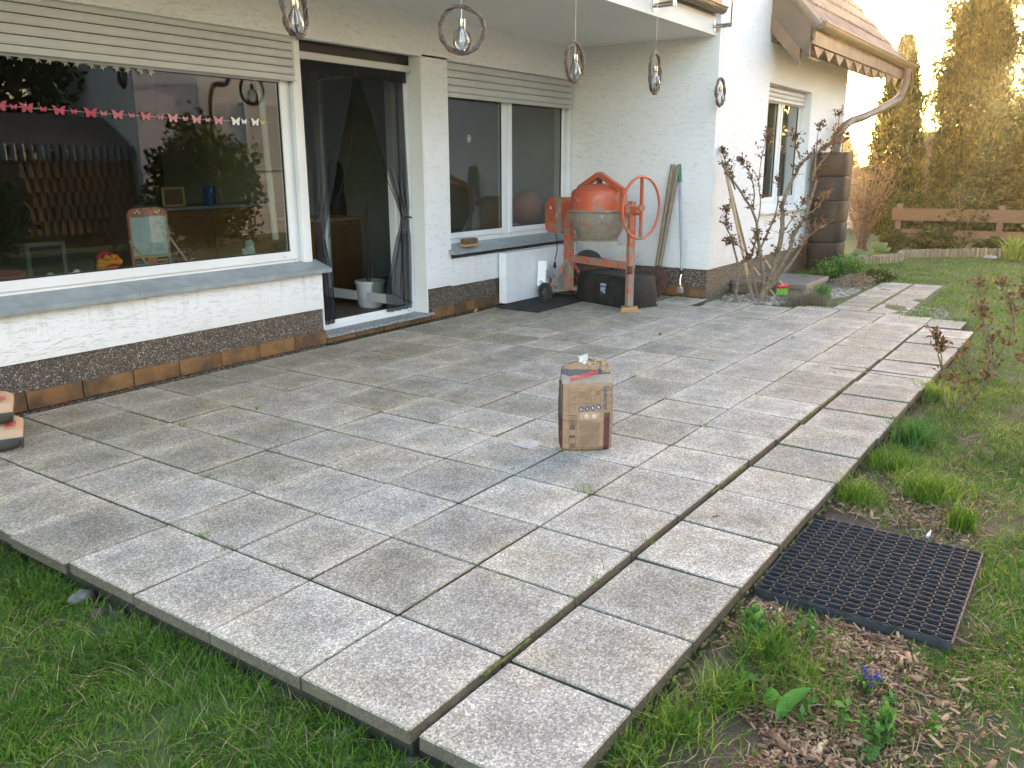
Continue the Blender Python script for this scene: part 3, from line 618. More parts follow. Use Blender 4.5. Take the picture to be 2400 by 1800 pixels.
ring_lamp(1.585, 2.055, .112, R(20), 'leftmost hanging wicker ring, cut by the picture top, in front of the left shutter', 1, 1.15, .6, .01)
ring_lamp(2.85, 2.12, .128, R(-48), 'widest round wicker ring seen face on, hanging before the pillar beside the door', 2, 1.25, .52)
ring_lamp(4.145, 2.055, .128, R(3), 'wicker ring on a pale string before the upper right corner of the two-pane window', 3, 1.2, .5)
ring_lamp(5.445, 2.09, .158, R(10), 'narrow wicker ring hanging from the steel bracket above the leaning handles', 4, 1.3, .4, .03)
ring_lamp(6.905, 2.035, .125, R(3), 'smallest looking wicker ring, farthest right, hanging at the wing corner', 5, 1.1, .35, .05)

# ------------------------------------------------------------------ cement sack
BW, BD, BH = .25, .105, .40
def bag_prof(z):                                                          # (front y, back y, half width)
    if z < .018: k = z/.018; return (-BD/2+.010*(1-k), BD/2-.010*(1-k), BW/2-.007*(1-k))
    if z < .30: b = .010*math.sin(math.pi*min(1, (z-.018)/.28)); return (-BD/2-b*.35, BD/2+b, BW/2-.002+b*.3)
    k = (z-.30)/.10; return (-BD/2+k**1.2*.072, BD/2-.012*k, BW/2-.010*k)
def crin(x, z):
    c = .0050*noise.noise((x*13, z*17, 4))+.0022*noise.noise((x*40, z*60, 9))
    if z > .285: q = min(1, (z-.285)/.03); c += q*(.020*noise.noise((x*11, z*13, 7))+.012*noise.noise((x*26, z*30, 2))+.010*abs(noise.noise((x*22+z*25, 1, 0))))
    elif z > .24: c += (z-.24)/.045*.004*noise.noise((x*45, z*10, 5))
    return c
def bag_front(x, z): f, b, h = bag_prof(z); return f+crin(x, z)+.010*(abs(x)/h)**6
bag = thing('cement_sack', 'opened printed brown cement sack standing alone in the middle of the patio', 'cement sack', (2.105, 1.125, .002), 0)
dfr = math.atan2(-.77, .64)
bag.rotation_euler = (0, 0, dfr); bag.scale = (1, 1, 1.07)
mb = MB(); NZ = 44; rings = []; NS = 26; ND = 8
for iz in range(NZ+1):
    z = BH*iz/NZ; f, b, h = bag_prof(z); ring = []
    for i in range(NS+1): x = -h+2*h*i/NS; ring.append((x, bag_front(x, z), z))
    for i in range(1, ND): y = f+.010+(b-.010-f-.010)*i/ND; ring.append((h+.004*noise.noise((y*30, z*20, 1))-(.008*math.sin(math.pi*i/ND) if z > .05 else 0), y, z))
    for i in range(NS+1): x = h-2*h*i/NS; ring.append((x, b-.010*(abs(x)/h)**6-crin(x, z+.7)*.8, z))
    for i in range(1, ND): y = b-.010-(b-.010-f-.010)*i/ND; ring.append((-h-.004*noise.noise((y*30, z*20, 2))+(.008*math.sin(math.pi*i/ND) if z > .05 else 0), y, z))
    if iz > NZ-9:                                                        # sagging, uneven torn top
        k = (iz-NZ+9)/9; ring = [(x, y, z+k*(.016*noise.noise((x*14, y*10, 3))-.035*sm(.02, .12, abs(x+.02))*(.4 if x > 0 else .75))) for x, y, z in ring]
    rings.append(ring)
n = len(rings[0]); mb.v = [p for r_ in rings for p in r_]
for i in range(NZ):
    for k in range(n): l = (k+1) % n; mb.f.append((i*n+k, i*n+l, (i+1)*n+l, (i+1)*n+k))
mb.f.append(tuple(range(n))[::-1]); mb.f.append(tuple(NZ*n+k for k in range(n)))
mb.build('paper_body', kraftM, bag, smooth='all')
def crumple(mb, c, s, seed, nn=7, sz=1):
    rr = random.Random(seed); P = [[(c[0]+s*(i/nn-.5)+rr.uniform(-1,1)*s*.07, c[1]+s*.35*(rr.random()-.5), c[2]+sz*s*(j/nn)*(.6+.5*rr.random())) for i in range(nn+1)] for j in range(nn+1)]
    vs_ = [p for r_ in P for p in r_]; m_ = nn+1; return mb.add(vs_, [(j*m_+i, j*m_+i+1, (j+1)*m_+i+1, (j+1)*m_+i) for j in range(nn) for i in range(nn)])
wp = simple('white torn paper', (.74, .73, .71), .8, c2=(.62, .60, .56), nsc=40); kp = simple('torn brown paper', (.50, .36, .24), .8, c2=(.36, .25, .17), nsc=40)
mb = crumple(MB(), (-.010, .020, .385), .045, 3); crumple(mb, (-.004, .022, .405), .026, 5, 6, 1.2); mb.build('torn_inner_paper', wp, bag)
mb = crumple(MB(), (.072, .005, .362), .065, 8, 8, .8); crumple(mb, (.040, .0, .382), .055, 9, 7, .4); crumple(mb, (.095, -.012, .355), .045, 12, 7, .8); mb.build('torn_flap', kp, bag)
ink = simple('dark print', (.055, .045, .045), .7); redI = simple('red print', (.55, .06, .06), .7); blueI = simple('grey blue print', (.07, .085, .12), .7); whI = simple('white print', (.62, .56, .50), .7); palI = simple('faded brown print', (.24, .165, .11), .75)
def on_bag(mb, x0, z0, rot=0, off=.0016):
    c, s_ = math.cos(rot), math.sin(rot)
    def f(x, y, z): X, Z = x0+x*c-y*s_, z0+x*s_+y*c; return (X, bag_front(X, Z)-off, Z)
    return xf(mb, f)
def rect(x0, x1, z0, z1, nx_=1, nz_=1):
    m_ = MB(); nx_ = max(1, int((x1-x0)/.006)); nz_ = max(1, int((z1-z0)/.006))
    vs_ = [(x0+(x1-x0)*i/nx_, z0+(z1-z0)*j/nz_, 0) for j in range(nz_+1) for i in range(nx_+1)]
    return m_.add(vs_, [(j*(nx_+1)+i, j*(nx_+1)+i+1, (j+1)*(nx_+1)+i+1, (j+1)*(nx_+1)+i) for j in range(nz_) for i in range(nx_)])
def merge(*ms):
    o_ = MB()
    for a in ms: o_.add(a.v, a.f)
    return o_
lines = []
def rl(x0, x1, z0, z1): lines.append(rect(x0, x1, z0, z1))
t_ = .0011
for a in ((-.088, -.088+t_, .014, .305), (-.088, .075, .014, .0152), (-.088, -.054, .168, .170), (-.0545, -.0530, .014, .170),        # left frame
          (-.045, .064, .222, .2228), (-.045, -.0442, .222, .282), (.0632, .064, .222, .290), (.018, .0188, .222, .288), (.038, .0388, .222, .289)): rl(*a)
on_bag(merge(*lines), 0, 0).build('printed_frames', ink, bag, label='thin dark printed frame lines')
bars = [rect(-.083, -.059, z, z+random.choice([.0009, .0016, .0024])) for z in np.arange(.120, .163, .0042)]; bars += [rect(-.083, -.059, .018+.003*k, .0194+.003*k) for k in range(7)]
on_bag(merge(*bars), 0, 0).build('barcode', ink, bag)
tb = []
rr = random.Random(2)
for k in range(26):
    x = -.036+.0038*k
    if x < .066: tb.append(rect(x, x+.0014, .020+rr.uniform(0, .004), .082)); tb.append(rect(x, x+.0014, .088, .143-rr.uniform(0, .012)))
for x in (-.078, -.066, -.060): tb.append(rect(x, x+.0016, .176+rr.uniform(0, .03), .285))
for k in range(11): tb.append(rect(-.041+k*.0052, -.0395+k*.0052, .240+rr.uniform(0, .01), .279))
on_bag(merge(*tb), 0, 0).build('small_print', palI, bag)
on_bag(merge(rect(-.036, .060, .148, .182)), 0, 0, 0, .0009).build('hazard_panel', simple('panel print', (.40, .27, .18), .75), bag)
ic = []; ii = []
for k, x in enumerate((-.030, -.001, .027, .055)):
    z = .197+.0028*k; ic.append([x, z]); p = [(x+.0122*math.cos(a), z+.0122*math.sin(a), 0) for a in [2*math.pi*i/20 for i in range(20)]]
    d_ = on_bag(MB().add(p, [tuple(range(20))]), 0, 0); pc = d_.build('pictogram', blueI, bag)
    g_ = [rect(x-.006, x+.002, z-.001, z+.004), rect(x-.003, x+.005, z-.006, z-.002)] if k % 2 else [rect(x-.004, x-.001, z-.006, z+.006), rect(x+.001, x+.006, z-.004, z+.001)]
    on_bag(merge(*g_), 0, 0, 0, .0024).build('pictogram_mark', whI, pc)
for k, x in enumerate((-.004, .034)):
    z = .165
    for s_, mm, of in ((.0150, redI, .0016), (.0128, whI, .0022)): p = [(x+s_*a, z+s_*b, 0) for a, b in ((1,0),(0,1),(-1,0),(0,-1))]; pd = on_bag(MB().add(p, [(0,1,2,3)]), 0, 0, 0, of).build('hazard_diamond', mm, bag)
    on_bag(rect(x-.006, x+.006, z-.0015, z+.0015) if k == 0 else rect(x-.001, x+.002, z-.006, z+.006), 0, 0, 0, .0028).build('hazard_mark', ink, pd)
on_bag(text_mb('Spenner', .034, .0008), .088, .246, -R(90)).build('side_lettering', blueI, bag)
on_bag(text_mb('BAUZEMENT', .0215, .0010, 1.15), -.012, .345, R(12), .004).build('top_lettering', redI, bag)
on_bag(text_mb('CE', .017, .0003), .051, .270, -R(90)).build('ce_mark', ink, bag)
for z in (.110, .070): on_bag(text_mb('EK' if z > .1 else '25', .013, .0012), -.066, z, -R(90)).build('code_lettering', ink, bag); on_bag(text_mb('No' if z > .1 else 'kg', .013, .0012), -.078, z, -R(90)).build('code_lettering', ink, bag)
pw = MB(); N_ = 22
for j in range(7):
    for i in range(N_):
        t = 2*math.pi*i/N_; r_ = (j/6)*(.060+.045*noise.noise((math.cos(t)*2, math.sin(t)*2, 5))+.012*noise.noise((math.cos(t)*9, math.sin(t)*9, 2))); pw.v.append((1.99+r_*math.cos(t)*1.1, 1.38+r_*math.sin(t)*1.1, .0025+.006*(1-(j/6)**2)*(.6+.4*noise.noise((r_*60, t*3, 0)))))
for j in range(6):
    for i in range(N_): l = (i+1) % N_; pw.f.append((j*N_+i, j*N_+l, (j+1)*N_+l, (j+1)*N_+i))
o = pw.build('spilled_powder', simple('cement powder', (.32, .305, .28), .95, c2=(.44, .42, .385), nsc=40, bump=.5), smooth='all', stuff='stuff'); tag(o, 'pale cement powder spilled on the slab behind the sack', 'powder')

# two more sacks lying at the left edge
def flat_sack(z0, dx, dy, rz, txt, label):
    t = thing('cement_sack', label, 'cement sack', (dx, dy, z0), rz, 'cement sacks stacked flat at the left edge')
    X0_, X1_, Y_, H_ = -.55, .0, .15, .125
    def s(u, v): return 1-(max(abs(u), abs(v))**6)*.35
    mb = MB(); NU, NV = 24, 12
    def P(u, v, top):
        x = X0_+(X1_-X0_)*(u+1)/2; y = Y_*v*(1-.06*abs(u)**8); k = (1-.5*abs(u)**10)*(1-.35*abs(v)**8); h = H_*.52
        w_ = .004*noise.noise((x*14, y*14, z0*9+top))
        return (x, y, h+(h*.92*k*(1+.0*w_)+w_ if top else -h*.98*k))
    for top in (1, 0):
        b0 = len(mb.v); mb.v += [P(2*i/NU-1, 2*j/NV-1, top) for j in range(NV+1) for i in range(NU+1)]
        for j in range(NV):
            for i in range(NU): q = (b0+j*(NU+1)+i, b0+j*(NU+1)+i+1, b0+(j+1)*(NU+1)+i+1, b0+(j+1)*(NU+1)+i); mb.f.append(q if top else q[::-1])
    per = [(i, 0) for i in range(NU+1)]+[(NU, j) for j in range(1, NV+1)]+[(i, NV) for i in range(NU-1, -1, -1)]+[(0, j) for j in range(NV-1, 0, -1)]
    off = (NU+1)*(NV+1)
    for a in range(len(per)): p, q = per[a], per[(a+1) % len(per)]; A_, B_ = p[1]*(NU+1)+p[0], q[1]*(NU+1)+q[0]; mb.f.append((A_, B_, off+B_, off+A_)[::-1])
    tt = NT('brown sack with dark end'); ox = tt.oxyz(); hh = tt.math('ADD', ox[2], tt.math('MULTIPLY', tt.noise(20, 2), .006))
    c = tt.mix(tt.math('LESS_THAN', hh, .070), tt.mix(tt.noise(7, 4), (.44, .29, .18), (.53, .37, .24)), tt.mix(tt.noise(15, 5), (.035, .035, .034), (.085, .083, .078))); tt.col(c).rough(.7); tt.bump(tt.noise(28, 4), .5, .006)
    mb.build('paper_body', tt.m, t, smooth='all')
    lt_ = text_mb(txt, .062, .0035); xf(lt_, lambda x, y, z: (.0035-abs(y)*.0, 0, 0)); 
    lt_ = text_mb(txt, .058, .003)
    def f(x, y, z): X = -.012-y*.86*.55-.0; return (-.035+y*.9, -.075+x, H_*.52+H_*.52*.86+.0035)
    lt_ = text_mb(txt, .062, .003); xf(lt_, lambda x, y, z: (-.050-(-y)*1.0, -.095+x, .127))
    lt_.build('red_lettering', redI, t)
    MB().box(-.015, -.004, -Y_*.97, Y_*.97, .012, .050).build('glued_fold', simple('fold', (.03, .03, .03), .8), t)
    return t
flat_sack(.003, .585, 3.51, R(-26), '3474', 'lower brown cement sack with red 474 print and black end, lying at the left edge')
flat_sack(.128, .572, 3.545, R(-26), '474', 'upper brown cement sack with a red 4 near its end, lying on the other sack')

# ------------------------------------------------------------------ concrete mixer
L0 = Vector((6.12, 3.72)); R0 = Vector((5.80, 2.85)); uv = (R0-L0); ml = uv.length; az = math.atan2(uv.y, uv.x)
mx = thing('concrete_mixer', 'worn orange concrete mixer with its drum tipped mouth down and a big handwheel', 'concrete mixer', (L0.x+.03, L0.y-.05, .0), az)
def mp(name, mb, m_=orangeM, par=None, **k): return mb.build(name, m_, par or mx, **k)
# local x: left leg -> right leg, local y: +y is away from the camera side? camera looks from -y local
cx_ = ml*.50
mp('left_post', MB().bbox(-.045, .045, -.035, .035, .11, 1.02, .004))
mp('right_post', MB().bbox(ml-.032, ml+.032, -.028, .028, .045, 1.03, .004))
mp('right_front_tube', MB().tube([(ml+.028, -.03, .06), (ml+.036, -.035, .92)], .021, 10), smooth=True)
mp('cross_bar', MB().bbox(.045, ml-.03, -.022, .022, .395, .465, .003))
mp('axle', MB().tube([(0, -.30, .10), (0, .30, .10)], .014, 8).obox((-.02, 0, .12), (.05, .42, .12), .03, .03))
mp('brace', MB().obox((-.0, -.27, .105), (0, -.02, .42), .025, .025)); mp('brace', MB().obox((0, .27, .105), (0, .02, .42), .025, .025))
mp('brace', MB().obox((0, .0, .12), (.30, .26, .07), .025, .025))
for y in (-.30, .30):
    wh = MB(); wh.lathe([(.060, -.022), (.088, -.022), (.097, -.012), (.097, .012), (.088, .022), (.060, .022), (.060, -.022)], (0, y, .097), 24, 'y', False); wl = mp('wheel', wh, rubberM, smooth=True)
    rm = MB().lathe([(.020, -.026), (.020, .026)], (0, y, .097), 12, 'y')
    for k in range(10): a = k*math.pi/5; rm.obox((.018*math.cos(a), y-.004, .097+.018*math.sin(a)), (.062*math.cos(a), y-.004, .097+.062*math.sin(a)), .010, .008, (0,1,0))
    rm.build('rim', simple('grey rim', (.10, .10, .10), .6), wl)
    wh2 = MB()
    for k in range(22): a = k*math.pi/11; wh2.box(.092*math.cos(a)-.007, .092*math.cos(a)+.007, y-.021, y+.021, .097+.092*math.sin(a)-.007, .097+.092*math.sin(a)+.007)
    wh2.build('tread', rubberM, wl, stuff='stuff')
# drum
dx, zf = cx_-.005, .930
dt = MB().lathe([(.278, zf), (.277, zf+.06), (.274, zf+.13), (.266, zf+.175), (.245, zf+.198), (.17, zf+.228), (.08, zf+.25), (.01, zf+.256)], (dx, 0, 0), 40); dr = mp('drum_dome', dt, smooth=True)
MB().lathe([(.296, zf-.010), (.300, zf-.004), (.300, zf+.004), (.296, zf+.010), (.27, zf+.010)], (dx, 0, 0), 40, 'z', False).build('drum_flange', drumM, dr, smooth=True)
db = MB().lathe([(.280, zf), (.283, zf-.07), (.270, zf-.12), (.195, zf-.262), (.187, zf-.275), (.195, zf-.28), (.195, zf-.29), (.177, zf-.288), (.187, zf-.25), (.27, zf-.06)], (dx, 0, 0), 40, 'z', False)
mp('drum_cone', db, drumM, smooth=True)
bm_ = MB()
for a in (-.9, -1.5, -2.2, .6, 2): bm_.ball((dx+.276*math.cos(a), .276*math.sin(a), zf+.10), .012, 6, 1, 1, 1)
bm_.build('drum_bolts', simple('dull bolt', (.40, .35, .27), .5, .5), dr, stuff='stuff')
# yoke over the drum
mp('yoke', MB().obox((dx-.305, 0, zf+.20), (dx-.005, 0, zf+.338), .052, .042, (0,1,0)).obox((dx+.005, 0, zf+.338), (dx+.335, 0, zf+.195), .052, .042, (0,1,0)).obox((dx-.305, 0, zf+.215), (dx-.318, 0, zf-.07), .045, .03, (0,1,0)).obox((dx+.335, 0, zf+.215), (dx+.345, 0, zf-.08), .05, .04, (0,1,0)))
mp('yoke_hub', MB().lathe([(.03, zf+.24), (.03, zf+.30)], (dx, 0, 0), 14), rustM)
mp('left_shoulder', MB().bbox(-.05, .10, -.03, .03, .93, .985, .004))
mp('pivot_gear', MB().lathe([(.055, ml-.03), (.062, ml-.02), (.062, ml+.01), (.04, ml+.02), (.04, ml+.13), (.02, ml+.15)], (0, -.02, .945), 16, 'x').bbox(ml-.03, ml+.03, -.10, -.02, 0.92, .98, .006), smooth=True)
# handwheel: tilted ring
hw = MB(); hc = Vector((ml+.155, -.03, .975)); ha = R(10)
def hwp(a, r_): return (hc.x-r_*math.cos(a)*math.sin(ha), hc.y+r_*math.cos(a)*math.cos(ha), hc.z+r_*math.sin(a))
hw.tube([hwp(2*math.pi*k/48, .278) for k in range(48)], .0125, 8, closed=True)
hwo = mp('handwheel', hw, smooth='all')
MB().obox(hwp(R(90), .275), hwp(R(-90), .275), .035, .014, (0, 1, 0)).build('wheel_spoke', orangeM, hwo)
MB().lathe([(.03, -.02), (.03, .02)], tuple(hc), 14, 'x').build('wheel_hub', orangeM, hwo)
mp('foot_pedal', MB().tube([(ml+.03, -.03, .30), (ml+.07, -.06, .295), (ml+.12, -.10, .30)], .009, 6)); mp('spring_clamp', MB().lathe([(.024, .36), (.026, .37), (.026, .43), (.022, .44)], (ml+.03, -.03, 0), 10), rustM)
# motor housing
hb = MB().prism([(-.285, .715), (-.24, .68), (-.05, .68), (-.02, .70), (-.02, 1.04), (-.21, 1.04), (-.295, .95), (-.295, .74)], -.085, .075); mo = mp('motor_housing', hb)
MB().box(-.215, -.178, -.0875, -.085, .905, .965).build('switch', blackM, mo); MB().box(-.207, -.188, -.090, -.0875, .915, .955).build('switch_rocker', whiteM, mo)
MB().box(-.11, -.022, -.0865, -.0855, .682, 1.038).build('rust_stripe', drumM, mo)
cb = curve([(-.19, -.03, .69), (-.165, -.03, .60), (-.16, -.03, .50), (-.185, -.03, .42), (-.195, -.03, .37)]); po = mp('power_cable', MB().tube(cb, .0055, 6), blackM, smooth='all')
MB().lathe([(.012, .37), (.014, .34), (.022, .325), (.022, .318)], (-.195, -.03, 0), 10).tube([(-.202, -.03, .318), (-.202, -.03, .295)], .003, 5).tube([(-.188, -.03, .318), (-.188, -.03, .295)], .003, 5).build('plug', blackM, po)
t = thing('wood_block', 'short pale timber block under the right foot of the concrete mixer', 'wood block', (5.82, 2.79, .001), R(-62))
MB().bbox(-.085, .085, -.075, .075, 0, .020, .003).build('lower_board', blockM, t); MB().bbox(-.078, .08, -.07, .07, .0202, .043, .003).build('upper_board', blockM, t)
o = MB().ball((5.81, 2.82, .045), .045, 8, 1.1, 1, .35).build('moss', mossM, t)

# ------------------------------------------------------------------ things round the mixer
t = thing('mortar_tub', 'black plastic tub turned upside down with a small blue 2n sticker, behind the mixer post', 'tub', (6.22, 3.15, .001), math.atan2(.80, .25))
# local x along the long side
def tub(mb, L, W, H, tp, z0=0):
    v = []
    for (l, w_, z) in ((L, W, 0), (L, W, .012), (L-.02, W-.02, .014), (L-tp*.25, W-tp*.25, H*.25), (L-tp, W-tp, H-.02), (L-tp-.02, W-tp-.02, H)):
        c_ = .035; P_ = []
        for sx, sy in ((1, 1), (-1, 1), (-1, -1), (1, -1)):
            for q in range(4):
                a = {(1,1):0, (-1,1):90, (-1,-1):180, (1,-1):270}[(sx, sy)]+q*30; P_.append((sx*(l/2-c_)+c_*math.cos(R(a)), sy*(w_/2-c_)+c_*math.sin(R(a)), z+z0))
        v.append(P_)
    n = 16; b = len(mb.v); mb.v += [p for r_ in v for p in r_]
    for i in range(len(v)-1):
        for k in range(n): l = (k+1) % n; mb.f.append((b+i*n+k, b+i*n+l, b+(i+1)*n+l, b+(i+1)*n+k))
    mb.f.append(tuple(b+(len(v)-1)*n+k for k in range(n))); return mb
tub(MB(), .82, .40, .30, .05).build('tub_body', plasticM, t, smooth=True)
st = MB().box(-.047, .047, -.0005, .0, -.06, .045); tilt = math.atan(.025/.30)
def stp(x, y, z, off=0): zz_ = .165+z; return (x-.02, .2005-.0125*0-.0125*(zz_-.075)/.225*1.0+y+off-.002, zz_)
sk = MB().add([stp(-.040, 0, -.055, .006), stp(.040, 0, -.055, .006), stp(.040, 0, .050, .004), stp(-.040, 0, .050, .004)], [(0,1,2,3)]).build('sticker', simple('blue sticker', (.035, .06, .10), .5), t)
MB().add([stp(-.040, .001, .028, .006), stp(.040, .001, .028, .006), stp(.040, .001, .050, .006), stp(-.040, .001, .050, .006)], [(0,1,2,3)]).build('sticker_band', simple('band', (.30, .38, .48), .5), sk)
tx_ = text_mb('2n', .070, .003); xf(tx_, lambda x, y, z: stp(x, .002, -(y)-.012, .007)); tx_.build('lettering', simple('pale print', (.45, .50, .52), .5), sk)
t = thing('rubber_sheet', 'flat dark rubber sheet lying under the mixer wheels', 'mat', (5.72, 3.66, .0035), 0)
MB().prism([(5.27-5.72, 3.47-3.66), (6.35-5.72, 3.47-3.66), (6.35-5.72, 3.96-3.66), (5.27-5.72, 3.96-3.66)], 0, .014, 'z').build('sheet', matM, t)
o = MB().bbox(0, 1.30, 0, .085, 0, .50, .004).build('styrofoam_board', foamM, smooth=False, loc=(5.455, 3.975, .018)); tag(o, 'large white styrofoam board leaning under the right window sill', 'insulation board'); o.rotation_euler = (0, 0, R(-1.0))
o = MB().bbox(-.05, .05, -.05, .05, -.13, .13, .004).build('styrofoam_offcut', foamM, loc=(6.0, 3.88, .265)); o.rotation_euler = (R(-4), R(15), R(8)); tag(o, 'small slanting styrofoam offcut above the mixer wheel', 'insulation offcut')
pl = MB(); crumple(pl, (0, 0, 0), .26, 4, 12, .55); o = pl.build('plastic_wrap', simple('clear white wrap', (.58, .56, .56), .35), loc=(6.02, 3.84, .08)); tag(o, 'crumpled pale plastic wrap behind the mixer wheel', 'plastic wrap')
br_ = MB(); rr = random.Random(4)
for k in range(18): a = (rr.uniform(-.10, .10), rr.uniform(-.02, .02), rr.uniform(0, .06)); br_.tube([a, (a[0]-.06-rr.random()*.08, a[1], a[2]+.05+rr.random()*.12)], .0022, 4)
o = br_.build('dry_twigs', rustM, loc=(6.10, 3.80, .13)); tag(o, 'bunch of thin dark twigs sticking out behind the left mixer post', 'twigs')
# garden tiller / engine block in the dark corner
t = thing('garden_machine', 'dark rusty garden machine with a curved top half hidden behind the tub', 'machine', (6.52, 3.66, 0), R(-40))
MB().bbox(-.20, .20, -.15, .15, .02, .34, .02).build('engine_body', rustM, t); MB().lathe([(.13, -.04), (.155, -.03), (.155, .03), (.13, .04)], (-.03, -.10, .34), 24, 'y').build('flywheel_guard', simple('dark cast metal', (.03, .028, .027), .5), t, smooth=True)
hs = MB()
for k in range(3): hs.ball((-.10+k*.035, -.142, .42-k*.008), .014, 6, 1, .3, 1)
hs.build('pale_knobs', whiteM, t, stuff='stuff')
MB().tube([(.12, -.05, .40), (.20, -.08, .37), (.24, -.10, .28)], .012, 6).build('lever', blackM, t)
o = MB().prism([(-.16, .0), (.14, -.0), (.13, .17), (.0, .18)], -.01, .01).build('cardboard_piece', simple('pale board', (.52, .49, .44), .8), loc=(6.62, 3.30, .31)); o.rotation_euler = (R(-6), 0, R(-75)); tag(o, 'pale trapezoid board leaning on the wing wall above the black tub', 'board')
# leaning tools
def tool(name, label, cat, a, b, r_, m_, grp=None): t = thing(name, label, cat, a, 0, grp); d_ = Vector(b)-Vector(a); MB().tube([(0,0,0), tuple(d_*.5), tuple(d_)], r_, 10).build('handle', m_, t, smooth=True); return t, d_
t, d_ = tool('shovel', 'shovel with an old wooden handle, blade down beside the black tub', 'shovel', (6.74, 2.93, .28), (6.955, 2.86, 1.345), .022, handleM)
bl = MB()
for sgn in (1,):
    P_ = [(-.0, -.03, .06), (.0, .03, .06), (-.01, .115, -.02), (-.03, .12, -.14), (-.045, .06, -.24), (-.05, 0, -.27), (-.045, -.06, -.24), (-.03, -.12, -.14), (-.01, -.115, -.02)]
    bl.add(P_+[(x-.012, y, z) for x, y, z in P_], [tuple(range(9)), tuple(range(17, 8, -1))]+[(i, (i+1) % 9, (i+1) % 9+9, i+9) for i in range(9)])
bl.build('blade', rustM, t)
t, d_ = tool('wooden_pole', 'second old wooden pole leaning close against the shovel handle', 'pole', (6.70, 2.975, .02), (6.945, 2.915, 1.36), .022, handleM)
t, d_ = tool('weed_burner', 'thin grey steel pole with a green grip and a bright hook at its foot', 'garden tool', (6.80, 2.70, .27), (6.955, 2.835, 1.20), .011, simple('grey blue tube', (.28, .31, .38), .35, .3))
a = Vector(d_); MB().tube([tuple(a*.985), tuple(a*1.17)], .020, 12).build('grip', greenP, t, smooth=True); MB().tube([tuple(a*-.01), tuple(a*.03)], .018, 10).build('collar', blackM, t)
MB().tube([(0,0,0), (-.015, .005, -.06), (-.02, 0, -.12), (-.012, -.01, -.15)], .008, 8).bbox(-.035, .015, -.03, .03, -.20, -.145, .006).build('hook', simple('bright metal', (.75, .74, .70), .2, .8), t)

# small wood blocks on the sill
t1 = MB().bbox(-.10, .10, -.035, .035, 0, .022, .003).build('timber_offcut', blockM, loc=(5.02, 4.09, .618)); t1.rotation_euler = (R(7), 0, R(-3)); tag(t1, 'flat pale timber offcut lying on the right window sill', 'wood piece')
t1 = MB().bbox(-.10, .10, -.028, .028, 0, .045, .003).build('timber_offcut', darkwood, loc=(5.03, 4.10, .643)); t1.rotation_euler = (R(7), 0, R(-1)); tag(t1, 'dark brown timber piece lying on top of the pale offcut', 'wood piece')
t1 = MB().bbox(-.03, .03, -.012, .012, 0, .012, .003).build('pale_chip', blockM, loc=(4.98, 3.99, .012)); t1.rotation_euler = (0, R(-20), R(20)); tag(t1, 'tiny pale wood chip against the skirting tiles by the door', 'wood chip')

# ------------------------------------------------------------------ things on the inner window sill and in the rooms
zs = .702
t = thing('toy_easel', 'small orange framed toy easel with whiteboard and abacus behind the left pane', 'toy easel', (1.90, 4.33, zs), R(-4))
arc = [(-.135, 0), (.135, 0), (.135, .355), (.125, .375), (.10, .388), (.0, .392), (-.10, .388), (-.125, .375), (-.135, .355)]
pinkw = simple('salmon orange wood', (.52, .17, .09), .5); palew = m_wood('pale varnished wood', (.42, .29, .16), (.55, .40, .25))
MB().bbox(-.135, -.121, -.008, .008, 0, .35, .002).build('side_rail', pinkw, t); MB().bbox(.121, .135, -.008, .008, 0, .35, .002).build('side_rail', palew, t)
tp = MB().prism([(x, z) for x, z in arc if z > .3]+[(-.135, .335), (.135, .335)][::-1], -.009, .009); tp = MB().prism([(-.135, .335), (.135, .335), (.135, .355), (.125, .375), (.10, .388), (0, .392), (-.10, .388), (-.125, .375), (-.135, .355)], -.009, .009).build('top_board', pinkw, t)
fl_ = MB()
for fx, fz in ((-.085, .362), (-.068, .374), (-.055, .360), (.055, .362), (.070, .358), (.082, .372)):
    for k in range(5): a = k*1.2566; fl_.prism([(fx+.0045*math.cos(a)+.0035*math.cos(b), fz+.0045*math.sin(a)+.0035*math.sin(b)) for b in [i*1.047 for i in range(6)]], -.0098-.0002*k, -.009)
fl_.build('white_flowers', whiteM, tp, stuff='stuff')
MB().box(-.120, .120, -.004, .002, .085, .334).build('whiteboard', simple('whiteboard', (.50, .57, .57), .3), t)
sc_ = MB(); rr = random.Random(9)
for k in range(14): x, z = rr.uniform(-.02, .09), rr.uniform(.13, .30); sc_.tube([(x, -.0045, z), (x+rr.uniform(-.02, .02), -.0045, z-rr.uniform(.01, .05)), (x+rr.uniform(-.03, .03), -.0045, z-rr.uniform(.0, .05))], .0006, 4)
sc_.build('pen_scribbles', simple('pen', (.10, .10, .12), .5), t, stuff='stuff')
MB().bbox(-.121, .121, -.009, .009, .066, .082, .002).build('tray', palew, t); MB().bbox(-.121, .121, -.009, .009, .0, .012, .002).build('lower_rail', palew, t)
MB().box(-.030, .035, -.007, .004, .012, .066).build('picture_panel', pinkw, t)
for z, c_, x0 in ((.046, (.45, .16, .08), -.115), (.026, (.10, .42, .55), -.115), (.046, (.50, .36, .24), .04), (.026, (.50, .36, .24), .04)):
    MB().tube([(x0-.003, 0, z), (x0+.078, 0, z)], .0015, 5).build('abacus_wire', capM, t); bd = MB()
    for k in range(8): bd.ball((x0+.008+k*.0085, 0, z), .0052, 5, 1, 1, 1.3)
    bd.build('abacus_beads', simple('beads', c_, .4), t, stuff='stuff')
MB().obox((-.150, -.02, .19), (-.06, -.09, .005), .012, .012).build('leg', palew, t); MB().obox((.138, .0, .20), (.225, -.07, .005), .012, .012).build('leg', palew, t)
orp = simple('orange plush', (.80, .27, .02), .9, bump=.6, bsc=400); rdp = simple('red plush', (.45, .02, .02), .9, bump=.5, bsc=400)
